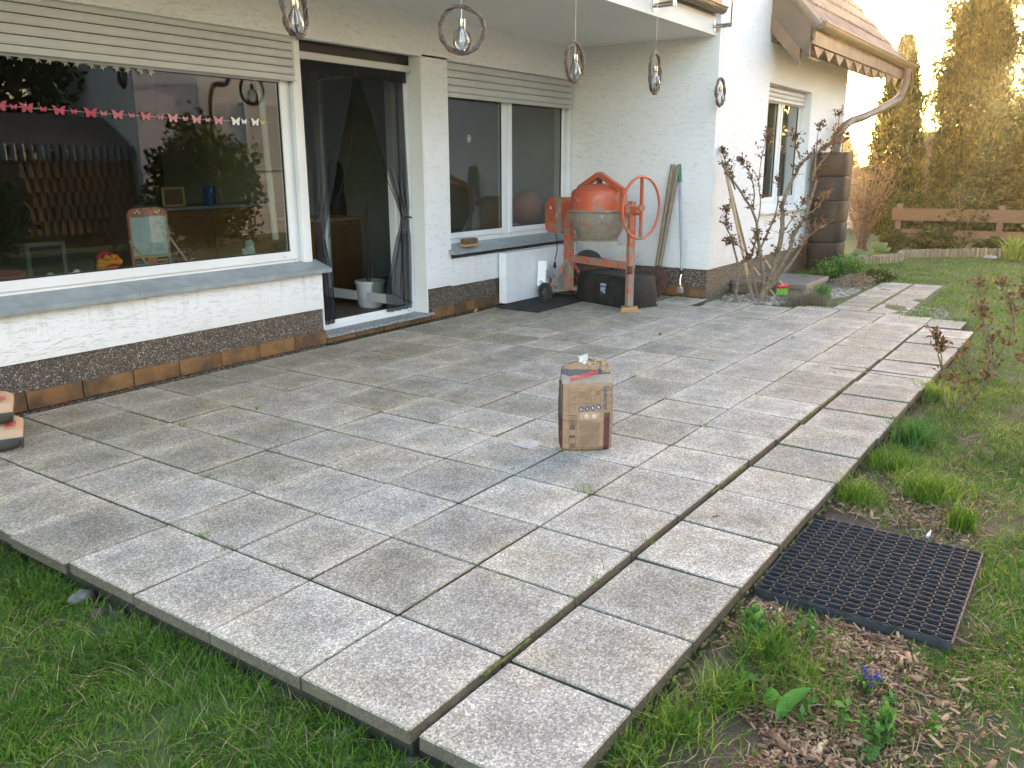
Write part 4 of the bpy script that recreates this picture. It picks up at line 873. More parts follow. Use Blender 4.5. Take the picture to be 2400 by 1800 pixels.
t = thing('plush_toy', 'orange plush toy with red tufts sitting behind the left window', 'plush toy', (1.585, 4.30, zs), 0)
mb = MB().ball((0, 0, .05), .052, 10, 1.15, .8, .95); 
for x, y, z, r_ in ((-.062, -.01, .045, .026), (-.058, -.01, .075, .020), (.060, -.01, .065, .024), (.045, -.01, .095, .020), (-.02, -.02, .098, .02), (.022, -.02, .10, .018)): mb.ball((x, y, z), r_, 8)
mb.build('body', orp, t, smooth='all'); mb = MB()
for x, z in ((-.045, .112), (-.015, .122), (.012, .116), (-.055, .10)): mb.ball((x, .005, z), .022, 8, 1, .8, .8)
mb.build('red_tuft', rdp, t, smooth='all'); MB().tube([(-.035, -.042, .045), (0, -.050, .058), (.04, -.040, .046)], .006, 6).build('mouth_band', rdp, t); MB().ball((.018, -.046, .025), .012, 8).build('pink_nose', simple('pink', (.75, .25, .35), .8), t, smooth='all')
t = thing('plush_toy', 'pale grey green plush figure with red cap at the right end of the left window', 'plush toy', (2.70, 4.34, zs), 0)
gp = simple('pale grey plush', (.42, .50, .46), .9, bump=.5, bsc=300)
MB().ball((0, 0, .045), .040, 10, 1, .8, 1.3).ball((-.005, 0, .105), .030, 10).ball((-.045, 0, .028), .024, 8).ball((-.055, 0, .055), .014, 8).build('body', gp, t, smooth='all'); MB().ball((.022, 0, .085), .018, 8, .6, 1, 1.7).build('ear', gp, t, smooth='all'); MB().ball((-.005, 0, .131), .020, 8, 1.2, 1, .35).build('cap', rdp, t, smooth='all')
t = thing('folded_cushions', 'stack of dark red and grey patterned cushions behind the left window', 'cushion stack', (2.25, 4.55, zs-.02), 0)
cu = simple('patterned fabric', (.20, .03, .03), .9, c2=(.30, .28, .27), nsc=28, lo=.48, hi=.54)
for k in range(2): MB().ball((0, 0, .03+k*.05), .11, 12, 1.1, .8, .26).build('cushion', cu, t, smooth='all')
for x, m_, s_, lb in ((1.36, whiteM, 1, 'small white crumpled cloth on the sill left of the orange plush toy'), (1.20, paleG, .8, 'pale green cloth lying flat on the sill by the left window')):
    o = MB().ball((0, 0, .012), .05, 8, 1.1, .5, .3*s_).ball((.02, 0, .025), .022, 6, 1, .8, .8*s_).build('cloth', m_, smooth='all', loc=(x, 4.31, zs)); tag(o, lb, 'cloth')
# butterfly garland on the glass
def bfly(mb, x, z, s_, y=4.196, flip=1):
    P_ = [(0, -.10), (.16, -.32), (.36, -.30), (.34, -.05), (.50, .34), (.22, .26), (.04, .06), (0, .16)]
    P_ = P_+[(-a, b) for a, b in P_[::-1][1:-1]]; c0 = len(P_); pts = [(x+a*s_*flip, z+b*s_) for a, b in P_]; n_ = len(pts)
    v = [(a, y, b) for a, b in pts]+[(x, y, z)]+[(a, y+.0015, b) for a, b in pts]+[(x, y+.0015, z)]
    return mb.add(v, [(i, (i+1) % n_, n_) for i in range(n_)]+[((i+1) % n_+n_+1, i+n_+1, n_+n_+1) for i in range(n_)])
t = thing('butterfly_garland', 'string of pink and white paper butterflies across the left window', 'garland')
pinks = [simple('pink paper', c_, .7) for c_ in ((.40, .05, .09), (.48, .13, .16), (.56, .25, .26))]; wpap = simple('white paper', (.75, .76, .70), .7); ypap = simple('yellow paper', (.55, .50, .12), .7)
gx = [(1.02, 0, .060), (1.095, 1, .03), (1.165, 0, .055), (1.255, 1, .03), (1.345, 0, .055), (1.43, 1, .03), (1.53, 0, .058), (1.61, 1, .032), (1.70, 0, .056), (1.79, 1, .03), (1.885, 0, .052), (1.985, 1, .032), (2.075, 0, .055), (2.165, 1, .03), (2.25, 0, .055), (2.335, 1, .03), (2.42, 0, .055)]
gzf = lambda x: 1.655+.022*((2.4-x)/1.4)**2-.012*((x-1.9))*0
for k, (x, sm_, s_) in enumerate(gx): bfly(MB(), x, gzf(x), s_*1.45, 4.196).build('butterfly', pinks[min(2, int(k/6)) if k != 6 else 0], t)
for x, s_, m_ in ((2.56, .056, wpap), (2.63, .034, wpap), (2.725, .052, wpap), (2.79, .03, ypap)): bfly(MB(), x, gzf(x), s_*1.45, 4.196).build('butterfly', m_, t)
MB().tube([(x, 4.197, gzf(x)) for x in np.linspace(.9, 2.86, 20)], .0012, 4).build('string', stringM, t)
t = thing('bird_garland', 'row of pale green paper birds hanging under the left shutter', 'garland')
for k in range(13):
    x = 1.02+k*.078; z = 1.938-.0015*k; s_ = .05; fl2 = 1 if k % 2 else -1
    P_ = [(-.5, .05), (-.2, .30), (.15, .38), (.45, .22), (.30, .05), (.55, -.35), (.22, -.12), (.05, -.42), (-.08, -.05)]
    MB().prism([(x+a*s_*fl2, z+b*s_) for a, b in P_], 4.196, 4.198).build('bird', simple('pale green paper', (.42, .45, .38), .7) if k == 0 else bpy.data.materials['pale green paper'], t)
MB().tube([(.9, 4.197, 1.945), (2.1, 4.197, 1.925)], .001, 4).build('string', stringM, t)
# curtain tube, furniture
t = thing('curtain_pole', 'pale upright tube standing on a dark bowl behind the left window', 'tube'); MB().tube([(3.06, 4.48, .80), (3.02, 4.48, 1.97)], .024, 12).build('tube', simple('cream tube', (.80, .79, .70), .5), t, smooth=True); MB().lathe([(.045, .715), (.07, .73), (.075, .775), (.06, .78)], (3.12, 4.5, 0), 18).build('bowl', blackM, t, smooth=True)
cab = m_wood('brown cabinet wood', (.16, .065, .025), (.26, .12, .045))
t = thing('cabinet', 'low brown wooden cabinet in the room behind the left window', 'cabinet', (4.0, 6.2, .06)); MB().bbox(-.9, .45, -.25, .25, 0, .92, .01).build('carcass', cab, t)
for k in range(3): MB().bbox(-.88+k*.44, -.46+k*.44, -.262, -.251, .05, .86, .004).build('cabinet_door', cab, t)
MB().bbox(-.92, .47, -.28, .26, .921, .95, .004).build('table_top', simple('grey lilac top', (.30, .28, .33), .25), t)
o = MB().lathe([(.045, 0), (.055, .02), (.06, .17), (.055, .17), (.04, .02)], (0,0,0), 16).build('blue_jar', simple('blue plastic', (.02, .09, .30), .4), smooth=True, loc=(3.62, 6.05, 1.012)); tag(o, 'dark blue jar on the cabinet behind the left window', 'jar')
t = thing('picture_frame', 'small pale wooden picture frame standing on the cabinet', 'picture frame', (3.22, 6.0, 1.012), 0); frame(MB(), -.11, .11, 0, .17, 0, .018, .02).build('frame', palew, t); MB().box(-.092, .092, .008, .012, .018, .152).build('picture', cab, t)
t = thing('picture_frame', 'larger grey frame on the floor deep in the left room', 'picture frame', (1.7, 5.3, .5), 0); frame(MB(), -.14, .14, 0, .34, 0, .03, .02).build('frame', simple('grey wood', (.16, .16, .14), .6), t); MB().box(-.11, .11, .008, .012, .03, .31).build('picture', blackM, t)
o = MB().ball((0, 0, .16), .25, 12, 1, .8, 1.2).build('red_armchair', simple('dark red cloth', (.14, .015, .018), .9, bump=.4), smooth='all', loc=(.95, 5.0, .45)); tag(o, 'dark red rounded armchair back at the far left behind the window', 'armchair')
t = thing('striped_basket', 'red striped basket at the lower left corner behind the window', 'basket', (1.02, 4.42, .60), 0); MB().lathe([(.08, 0), (.10, .16), (.09, .16), (.07, .01)], (0,0,0), 18).build('basket_body', simple('red weave', (.20, .03, .04), .8), t, smooth=True)
for k in range(6): MB().lathe([(.0845+k*.0032, .02+k*.022), (.0865+k*.0032, .026+k*.022)], (0,0,0), 18, 'z', False).build('stripe', simple('pink weave', (.40, .14, .16), .8) if k == 0 else bpy.data.materials['pink weave'], t)
# room behind the door
t = thing('wooden_cupboard', 'orange brown wooden cupboard inside the open terrace door', 'cupboard', (4.62, 5.62, .06)); MB().bbox(-.35, .22, -.3, .3, 0, .78, .008).build('carcass', m_wood('orange cupboard wood', (.22, .09, .02), (.34, .15, .04)), t); MB().bbox(-.37, .24, -.32, .3, .781, .81, .004).build('top', palew, t); MB().bbox(-.33, .2, -.312, -.301, .05, .38, .003).build('drawer', cab, t); MB().bbox(-.33, .2, -.312, -.301, .40, .74, .003).build('drawer', cab, t)
t = thing('dark_coat', 'dark coat shape hanging in the room behind the door netting', 'coat', (4.93, 5.75, .55)); MB().ball((0, 0, .68), .14, 12, .8, .5, 1.5).ball((.02, 0, .35), .13, 12, .8, .5, 2.2).build('cloth', blackM, t, smooth='all')
t = thing('white_pot', 'white plant pot with dried stem on the floor inside the terrace door', 'plant pot', (4.40, 4.80, .062)); MB().lathe([(.105, 0), (.125, .03), (.135, .22), (.145, .225), (.145, .25), (.13, .25), (.125, .2)], (0,0,0), 28).build('pot', whiteM, t, smooth=True); MB().lathe([(.128, .21), (.01, .215)], (0,0,0), 20).build('soil', soilM, t)
MB().tube([(0, 0, .2), (.01, 0, .45), (-.02, .01, .75), (.02, 0, .98)], .008, 6).tube([(-.02, 0, .21), (-.06, 0, .40)], .007, 6).build('stem', trunkM, t, smooth='all')
# fly netting: two panels, gathered at the tie
def net(side):
    mb = MB(); NX, NZ_ = 14, 40
    for j in range(NZ_+1):
        z = 2.115-j*(2.0/NZ_)
        if side == 'R':
            e = 4.31
            if z > .92: k = (2.115-z)/1.2; left = 3.70+.02+k**.9*.50
            else: k = (.92-z)/.80; left = 4.22-.23*min(1, k/.8)
        else:
            e = 3.215
            if z > .80: k = (2.115-z)/1.32; left = 3.72-k**1.05*.40
            else: k = (.80-z)/.68; left = 3.32+.08*math.sin(k*2.2)
        for i in range(NX+1):
            u = i/NX; x = left+(e-left)*u; wv = .018*math.sin(u*22+z*2.2)*(1 if abs(z-.9) > .1 else .5); mb.v.append((x, 4.205+wv+(.0 if side == 'R' else .004), z))
    for j in range(NZ_):
        for i in range(NX): mb.f.append((j*(NX+1)+i, j*(NX+1)+i+1, (j+1)*(NX+1)+i+1, (j+1)*(NX+1)+i))
    return mb
t = thing('fly_curtain', 'black mesh fly curtain tied open to both sides of the terrace door', 'fly curtain'); net('L').build('net_panel', netM, t, smooth='all'); net('R').build('net_panel', netM, t, smooth='all')
MB().box(3.21, 4.32, 4.190, 4.194, 2.03, 2.118).build('top_band', netM, t); MB().tube([(4.20, 4.185, .91), (4.26, 4.18, .925), (4.33, 4.19, .915)], .008, 6).build('tie', blackM, t)
for pts in ([(3.72, 4.19, 2.05), (3.85, 4.185, 1.6), (4.21, 4.185, .93)], [(3.72, 4.19, 2.05), (3.62, 4.185, 1.5), (3.34, 4.185, .8)], [(4.24, 4.185, .90), (4.05, 4.185, .42), (4.03, 4.19, .30), (4.31, 4.19, .16)]): MB().tube(curve(pts, 8), .003, 5).build('hem', netM, t)
# behind the right window
t = thing('salmon_ball', 'salmon coloured ball behind the right pane of the two-pane window', 'ball', (6.77, 4.62, .895)); MB().ball((0, 0, .0), .19, 20).build('ball', simple('salmon rubber', (.60, .21, .14), .5), t, smooth='all'); MB().ball((.05, -.18, .03), .01, 6).build('valve', whiteM, t)
pc = MB(); crumple(pc, (0, 0, 0), .16, 21, 8, .35); o = pc.build('crumpled_papers', simple('blue white paper', (.58, .62, .66), .8), loc=(6.12, 4.34, .702)); tag(o, 'crumpled pale papers on the sill before the salmon ball', 'papers')
t = thing('window_flower', 'white snowflake shaped window ornament on the left pane of the right window', 'ornament', (5.18, 4.196, 1.60)); 
for k in range(8): a = k*math.pi/8; MB().obox((-.033*math.cos(a), -.0003*k, -.033*math.sin(a)), (.033*math.cos(a), -.0003*k, .033*math.sin(a)), .001, .003, (0,1,0)).build('spoke', simple('ornament white', (.62, .62, .62), .6) if k == 0 else bpy.data.materials['ornament white'], t)
MB().tube([(.034*math.cos(i*math.pi/8), 0, .034*math.sin(i*math.pi/8)) for i in range(16)], .0012, 4, closed=True).build('ring', whiteM, t)
t = thing('curtain', 'pale grey curtain behind the far wing window', 'curtain'); mb = MB()
for i in range(31): x = 9.45+i*.023; mb.v += [(x, 2.78+.02*math.sin(i*1.3), .9), (x, 2.78+.02*math.sin(i*1.3), 2.2)]
mb.f = [(2*i, 2*i+2, 2*i+3, 2*i+1) for i in range(30)]; mb.build('fabric', simple('grey curtain', (.34, .32, .29), .9), t, smooth='all')

# ------------------------------------------------------------------ rain barrel, block, broom
t = thing('rain_barrel', 'tall dark ribbed barrel standing at the far wall corner under the downpipe', 'rain barrel', (10.42, 2.22, -.06))
zb = [0, .22, .48, .76, 1.02, 1.28, 1.56]; zb = [0, .19, .42, .68, .96, 1.26, 1.57]
for k in range(6):
    mb = MB(); N_ = 28; z0, z1 = zb[k]+.002, zb[k+1]-.001; rows = [(.945, 0), (.985, .03), (1.0, .10), (1.0, .5), (1.0, .90), (.985, .97), (.945, 1)]
    for q, h in rows:
        for i in range(N_):
            a = 2*math.pi*i/N_; c_, s_ = math.cos(a), math.sin(a); rr_ = .228*q/(abs(c_)**3.2+abs(s_)**3.2)**(1/3.2)*(1+.012*noise.noise((c_*6, s_*6, k*3+h*9)))
            mb.v.append((rr_*c_*.98, rr_*s_, z0+(z1-z0)*h))
    for j in range(6):
        for i in range(N_): l = (i+1) % N_; mb.f.append((j*N_+i, j*N_+l, (j+1)*N_+l, (j+1)*N_+i))
    mb.f.append(tuple(range(N_))[::-1]); mb.f.append(tuple(6*N_+i for i in range(N_))); mb.build('rib', barrelM, t, smooth=True)
t = thing('light_shaft_cover', 'low grey brown box with a recessed dark lid standing against the wing wall', 'shaft cover', (8.15, 2.06, -.03))
bx = MB(); frame(bx, -.45, .45, 0, .13, 0, .03, .01); MB().bbox(-.42, .42, -.36, .44, 0, .125, .006).build('box_body', simple('rusty brown sheet', (.14, .10, .085), .7, c2=(.20, .155, .13), nsc=8), t)
rim = MB(); rim.bbox(-.44, .44, -.38, -.35, .10, .150, .004); rim.bbox(-.44, -.41, -.35, .44, .10, .150, .004); rim.bbox(.41, .44, -.35, .44, .10, .150, .004); rim.build('rim', simple('brown rim', (.19, .15, .13), .6), t); MB().box(-.41, .41, -.35, .44, .125, .138).build('lid', simple('dark lid', (.07, .075, .07), .6, c2=(.11, .115, .105), nsc=12), t)
t = thing('hand_broom', 'small broom with red head and lime bristles leaning behind the rose', 'broom', (7.62, 1.90, .03), R(-28))
MB().bbox(-.075, .075, -.022, .022, .05, .085, .006).build('head', redP, t); bs = MB()
for k in range(40): x = -.07+.0036*k; bs.tube([(x, random.uniform(-.015, .015), .05), (x*1.12, random.uniform(-.022, .022), -.02)], .0028, 4)
bs.build('bristles', limeP, t, stuff='stuff'); MB().tube([(0, 0, .08), (-.30, .20, .55)], .012, 8).build('handle', palew, t, smooth=True)
def pole(name, label, a, b, r_, m_): t = thing(name, label, 'pole', a); MB().tube([(0,0,0), tuple(Vector(b)-Vector(a))], r_, 8).build('shaft', m_, t, smooth=True)
pole('wooden_stick', 'thick pale stick leaning among the rose branches toward the wing window', (7.28, 2.10, -.02), (6.98+.10, 2.42, 1.38), .017, palew)
pole('wooden_stick', 'thinner brown stick standing beside the pale one in the rose', (7.40, 2.08, -.02), (7.16, 2.40, 1.22), .014, handleM)
pole('green_stick', 'short stick with green foot lying against the rose trunk', (7.50, 1.93, .0), (7.33, 2.15, .34), .010, palew)

# ------------------------------------------------------------------ leaf and branch builders
def leaf_quads(c, n_, size, spread, el=1., flat=None, aspect=.55, seed=0, updir=None):
    g_ = np.random.default_rng(seed); C_ = np.asarray(c, float)
    if C_.ndim == 1: C_ = np.repeat(C_[None], n_, 0)
    P = C_+g_.normal(0, 1, (len(C_), 3))*np.asarray(spread)
    d = g_.normal(0, 1, (len(C_), 3)); 
    if updir is not None: d = d*(1-updir[1])+np.asarray(updir[0])*updir[1]*1.6
    d /= np.linalg.norm(d, axis=1)[:, None]; q = np.cross(d, g_.normal(0, 1, (len(C_), 3))); q /= np.linalg.norm(q, axis=1)[:, None]
    s_ = size*g_.uniform(.6, 1.35, (len(C_), 1)); nrm = np.cross(d, q)
    a, b, cc, e = P, P+d*s_*.55+q*s_*aspect*.5+nrm*s_*.06, P+d*s_, P+d*s_*.55-q*s_*aspect*.5+nrm*s_*.06
    return np.stack([a, b, cc, e], 1).reshape(-1, 3)
def quads_obj(name, V_, m_, parent=None, kind=None):
    n_ = len(V_)//4; return np_mesh(name, V_, np.full(n_, 4), np.arange(4*n_), m_, parent, kind=kind)
def blades(P, h, wd, lean, seed=0, curl=.5, adir=None):
    g_ = np.random.default_rng(seed); n_ = len(P); a = g_.uniform(0, 2*np.pi, n_) if adir is None else adir; H = h*g_.uniform(.5, 1.3, n_); L_ = lean*g_.uniform(.2, 1.6, n_)*H
    dx_, dy_ = np.cos(a), np.sin(a); w_ = wd*g_.uniform(.6, 1.3, n_)*.5; wa = a+np.pi/2+g_.normal(0, .5, n_); wx, wy = np.cos(wa)*w_, np.sin(wa)*w_
    m1 = P+np.stack([dx_*L_*.35, dy_*L_*.35, H*.6], 1); tp = P+np.stack([dx_*L_, dy_*L_, H*(1-.25*curl*g_.uniform(0, 1, n_))], 1); W = np.stack([wx, wy, 0*wx], 1)
    V_ = np.stack([P-W, P+W, m1+W*.8, m1-W*.8, tp], 1).reshape(-1, 3); b = np.arange(n_)*5
    idx = np.stack([b, b+1, b+2, b+3, b+3, b+2, b+4], 1).ravel(); return V_, np.tile([4, 3], n_), idx
def blades_obj(name, P, h, wd, lean, m_, seed=0, parent=None, kind=None, **k): V_, fn, ix = blades(np.asarray(P, float), h, wd, lean, seed, **k); return np_mesh(name, V_, fn, ix, m_, parent, kind=kind)

# ------------------------------------------------------------------ roses: (right, up) sketches in metres, with a depth wander
def shrub(name, label, base, rdir, limbs, leafpts, lsize, bark, nleaf, seed, lm=roseL, spread=.035):
    t = thing(name, label, 'rose bush', base); rr = random.Random(seed); mb = MB(); ddir = (-rdir[1], rdir[0]); LP = []
    for L in limbs:
        r0, r1 = L[0]; pts = []; dep0 = rr.uniform(-.02, .02); dep = dep0; sl_ = rr.uniform(-.18, .18)
        for u, v in L[1:]: dd = dep0+sl_*v+rr.uniform(-.02, .02); pts.append((u*rdir[0]+dd*ddir[0], u*rdir[1]+dd*ddir[1], v))
        cv = curve(pts, 5); n_ = len(cv); cv = [c+Vector((rr.uniform(-1,1), rr.uniform(-1,1), rr.uniform(-1,1)))*.004 for c in cv]; mb2 = MB().tube(cv, [r0+(r1-r0)*i/(n_-1) for i in range(n_)], 7)
        mb2.build('branch', bark, t, smooth='all')
        for i in range(n_):
            if i > n_*.35 and rr.random() < .62: LP.append((cv[i], i/n_))
        LP.append((cv[-1], 1.2)); LP.append((cv[-2], 1.1))
    tw_ = MB(); leaves = []
    for c, k in LP:
        for q in range(rr.choice([2, 2, 3, 4])):
            d_ = Vector((rr.uniform(-1, 1), rr.uniform(-1, 1), rr.uniform(.1, 1.3))).normalized()*rr.uniform(.03, .10); e = c+d_; tw_.tube([c, c+d_*.5+Vector((0, 0, .004)), e], [.0035, .0028, .0018], 4)
            for z in range(nleaf): s_ = rr.uniform(.1, 1.1); leaves.append(c+d_*s_)
    tw_.build('twigs', bark, t, smooth='all', stuff='stuff')
    V_ = leaf_quads(np.array([tuple(l) for l in leaves]), 0, lsize, (.009, .009, .009), seed=seed, updir=((0, 0, 1), .35)); quads_obj('leaves', V_, lm, t, 'stuff'); return t
S = 690.
def cv(*p): return [((x-640)/S, (1490-y)/S) for x, y in p]
rdv = (.47, -.88)
limbs = [[(.030, .016)]+cv((640,1500),(665,1330),(600,1000)), [(.016, .009)]+cv((600,1010),(560,860),(450,700),(330,545)), [(.010, .004)]+cv((450,700),(400,600),(350,440)), [(.008, .004)]+cv((560,860),(555,700),(510,580),(445,515)),
         [(.032, .02)]+cv((650,1490),(720,1270),(758,1000),(745,800)), [(.02, .010)]+cv((745,810),(800,640),(880,500),(1020,420)), [(.010, .004)]+cv((1010,425),(1090,350),(1110,200)), [(.009, .004)]+cv((1000,430),(1100,390),(1190,330)),
         [(.024, .012)]+cv((680,1420),(800,1150),(835,1000),(900,860),(940,640)), [(.010, .004)]+cv((940,650),(960,570),(1060,440),(1150,370)), [(.016, .007)]+cv((480,1500),(488,1230),(560,1150),(585,980)), [(.012, .005)]+cv((488,1240),(440,1050),(392,940),(402,840)),
         [(.018, .006)]+cv((690,1400),(850,1190),(960,1010),(1060,935)), [(.016, .005)]+cv((600,1480),(570,1300),(640,1100),(735,850),(745,640)), [(.008, .003)]+cv((600,1000),(620,800),(600,600),(640,330)), [(.008, .003)]+cv((880,500),(850,420),(835,350)),
         [(.008, .003)]+cv((940,640),(930,420),(935,300)), [(.007, .003)]+cv((800,1150),(880,1060),(960,950)), [(.007, .003)]+cv((560,1150),(500,1100),(430,1060),(395,1080)), [(.007, .003)]+cv((758,1000),(820,900),(880,800)), [(.007, .003)]+cv((900,860),(960,820),(1010,740))]
shrub('rose_bush', 'tall gnarled rose bush with young red leaves in front of the wing wall', (7.12, 1.98, -.03), rdv, limbs, None, .031, barkM, 5, 3)
S2 = 1139.
def cw(*p): return [((x-690)/S2, (1000-y)/S2) for x, y in p]
limbs = [[(.012, .008)]+cw((690,1010),(770,930),(860,760)), [(.010, .005)]+cw((860,770),(870,700),(820,500),(750,290)), [(.010, .006)]+cw((860,770),(930,600),(985,430),(1000,300)), [(.006, .003)]+cw((985,440),(945,260),(900,180),(830,100)), [(.006, .003)]+cw((1000,330),(1040,220),(1060,160)),
         [(.007, .003)]+cw((750,300),(745,200),(760,110)), [(.007, .003)]+cw((930,600),(870,450),(800,300)), [(.006, .003)]+cw((650,980),(610,860),(590,700),(555,560),(515,480)), [(.005, .003)]+cw((590,700),(560,600),(580,540)), [(.007, .003)]+cw((680,1000),(730,850),(735,700),(700,560)),
         [(.006, .003)]+cw((930,640),(1020,590),(1090,480)), [(.006, .003)]+cw((700,960),(650,850),(640,760))]
shrub('rose_bush', 'young rose bush with red shoots in the bed beyond the patio edge on the right', (4.18, -.24, -.11), (.40, -.92), limbs, None, .030, barkG, 3, 8)

# ------------------------------------------------------------------ trees, hedges and plants behind
def thuja(x, y, h, r_, n_, seed, label, taper=.5):
    t = thing('arborvitae', label, 'arborvitae', (x, y, -.05)); g_ = np.random.default_rng(seed)
    z = g_.uniform(.02, 1, n_)**.9; a = g_.uniform(0, 2*np.pi, n_)
    prof = np.minimum(1, np.minimum((z/.10)**.5, ((1.02-z)/taper)**.62))*(1+.10*np.sin(a*5+z*7)+.08*np.sin(a*11-z*19)+.05*np.sin(z*60+a*3))
    col_ = .5+.5*np.sin(a*7+z*3); rr_ = r_*prof*np.sqrt(g_.uniform(.25, 1, n_))*(.86+.16*col_)
    P = np.stack([rr_*np.cos(a), rr_*np.sin(a), z*h], 1)
    V_ = leaf_quads(P, 0, .085, (.02, .02, .03), seed=seed+1, updir=((0, 0, 1), .62), aspect=.42); quads_obj('foliage', V_, thujaM, t)
    MB().tube([(0,0,0), (0,0,h*.5), (0,0,h*.92)], [.07, .05, .015], 8).build('trunk', trunkM, t)
    return t
thuja(16.2, 2.60, 3.6, .55, 26000, 1, 'slim arborvitae column directly right of the downpipe', .7)
thuja(17.0, 1.48, 5.0, .66, 44000, 2, 'big arborvitae column right of the bright gap, tallest of the columns')
thuja(19.5, 4.35, 1.9, .5, 5000, 3, 'low distant arborvitae seen between barrel and slim column')
def pine(x, y, h, label, seed):
    t = thing('pine_tree', label, 'pine', (x, y, -.05)); rr = random.Random(seed); MB().tube([(0,0,0), (.1,0,h*.4), (0,.1,h*.75), (.05,0,h)], [.14, .11, .06, .02], 10).build('trunk', trunkM, t, smooth='all')
    br = MB(); P = []
    for k in range(44):
        z = h*(.30+.70*k/44); a = rr.uniform(0, 6.28); L_ = (1.55-.9*(z/h-.3)/.7)*rr.uniform(.6, 1.15); e = Vector((math.cos(a)*L_, math.sin(a)*L_, z+L_*.30)); m_ = Vector((math.cos(a)*L_*.5, math.sin(a)*L_*.5, z+.05))
        br.tube([(0, 0, z), m_, e], [.028, .02, .008], 5)
        for q in range(9): f_ = rr.uniform(.35, 1.05); c = Vector((0,0,z)).lerp(e, f_)+Vector((rr.gauss(0,.16), rr.gauss(0,.16), rr.gauss(0,.10))); br.tube([Vector((0,0,z)).lerp(e, f_*.9), c], .006, 4); P += [tuple(c)]*30
    br.build('limbs', trunkM, t, smooth='all'); V_ = leaf_quads(np.array(P), 0, .13, (.10, .10, .08), seed=seed, aspect=.40); quads_obj('needles', V_, pineM, t); return t
pine(18.6, 1.55, 6.2, 'open crowned pine towering behind the big arborvitae', 5)
pine(20.0, .15, 6.0, 'second pine at the right edge of the picture behind the hedge', 9)
def bush(name, label, cat, c, ext, n_, size, m_, seed, stems=8, asp=.6, upd=None):
    t = thing(name, label, cat, c); g_ = np.random.default_rng(seed); d = g_.normal(0, 1, (n_, 3)); d /= np.linalg.norm(d, axis=1)[:, None]; r_ = g_.uniform(.35, 1, n_)**.6
    lump = 1+.16*np.sin(d[:, 0]*7+seed)+.14*np.sin(d[:, 1]*9+seed*2)+.12*np.sin(d[:, 2]*11+seed); P = d*(r_*lump)[:, None]*np.array(ext)*.5; P[:, 2] += ext[2]*.5; P = P[P[:, 2] > .0]
    V_ = leaf_quads(P, 0, size, (.02, .02, .02), seed=seed+1, aspect=asp, updir=upd); quads_obj('foliage', V_, m_, t); mb = MB(); rr = random.Random(seed)
    for k in range(stems): a, q = rr.uniform(0, 6.28), rr.uniform(.3, .8); mb.tube([(0,0,0), (math.cos(a)*ext[0]*.2*q, math.sin(a)*ext[1]*.2*q, ext[2]*.5), (math.cos(a)*ext[0]*.42*q, math.sin(a)*ext[1]*.42*q, ext[2]*.92)], [.014, .009, .003], 5)
    mb.build('stems', trunkM, t); return t
bush('hedge', 'dense dark hedge mass filling the right edge below the pines', 'hedge', (15.6, .05, -.05), (1.5, 1.7, 3.3), 16000, .08, hedgeM, 11, 8)
bush('hedge', 'dark leafy bush between the hedge and the board fence', 'shrub', (15.3, .80, -.05), (1.0, 1.0, 1.75), 6000, .07, hedgeM, 12, 8)
bush('shrub', 'round bluish green shrub above the board fence between the two columns', 'shrub', (15.1, 1.95, .0), (.9, .85, .92), 5000, .055, pineM, 13)
bush('shrub', 'leafy pale shrub drooping over the right part of the board fence', 'shrub', (14.3, 1.05, 0), (.8, .9, 1.05), 1800, .06, hedgeM, 14, 10)
bush('shrub', 'low dark green plant under the drooping shrub beside the fence', 'shrub', (13.2, 1.35, 0), (.6, .6, .42), 1500, .07, hedgeM, 15)
# bare twiggy shrub
def twiggy(name, label, base, h, wd, n_, seed, m_, lf=None):
    t = thing(name, label, 'shrub', base); rr = random.Random(seed); mb = MB(); LP = []
    for k in range(n_):
        a, q = rr.uniform(0, 6.28), rr.random()**.6; tip = Vector((math.cos(a)*wd*q, math.sin(a)*wd*q, h*rr.uniform(.6, 1.05))); mid = tip*.5+Vector((rr.gauss(0,.05), rr.gauss(0,.05), 0)); mid.x *= .7; mid.y *= .7
        c0 = curve([(rr.gauss(0,.04), rr.gauss(0,.04), 0), mid, tip], 4); mb.tube(c0, [.010-.008*i/(len(c0)-1) for i in range(len(c0))], 5)
        for z in range(7):
            p = c0[rr.randrange(3, len(c0))]; d_ = Vector((rr.gauss(0,1), rr.gauss(0,1), rr.uniform(.2, 1.6))).normalized()*rr.uniform(.08, .26); mb.tube([p, p+d_*.6+Vector((rr.gauss(0,.01),)*3), p+d_], [.003, .0025, .0015], 4); LP.append(tuple(p+d_)); LP.append(tuple(p+d_*.7))
    mb.build('branches', m_, t, smooth='all')
    if lf: V_ = leaf_quads(np.repeat(np.array(LP), 3, 0), 0, .035, (.02,.02,.02), seed=seed); quads_obj('buds', V_, lf, t)
    return t
twiggy('bare_shrub', 'reddish bare twiggy shrub growing behind the rain barrel', (13.0, 2.35, -.03), 1.45, .62, 46, 4, simple('reddish bark', (.13, .085, .06), .8, c2=(.22, .15, .10), nsc=20), roseL)
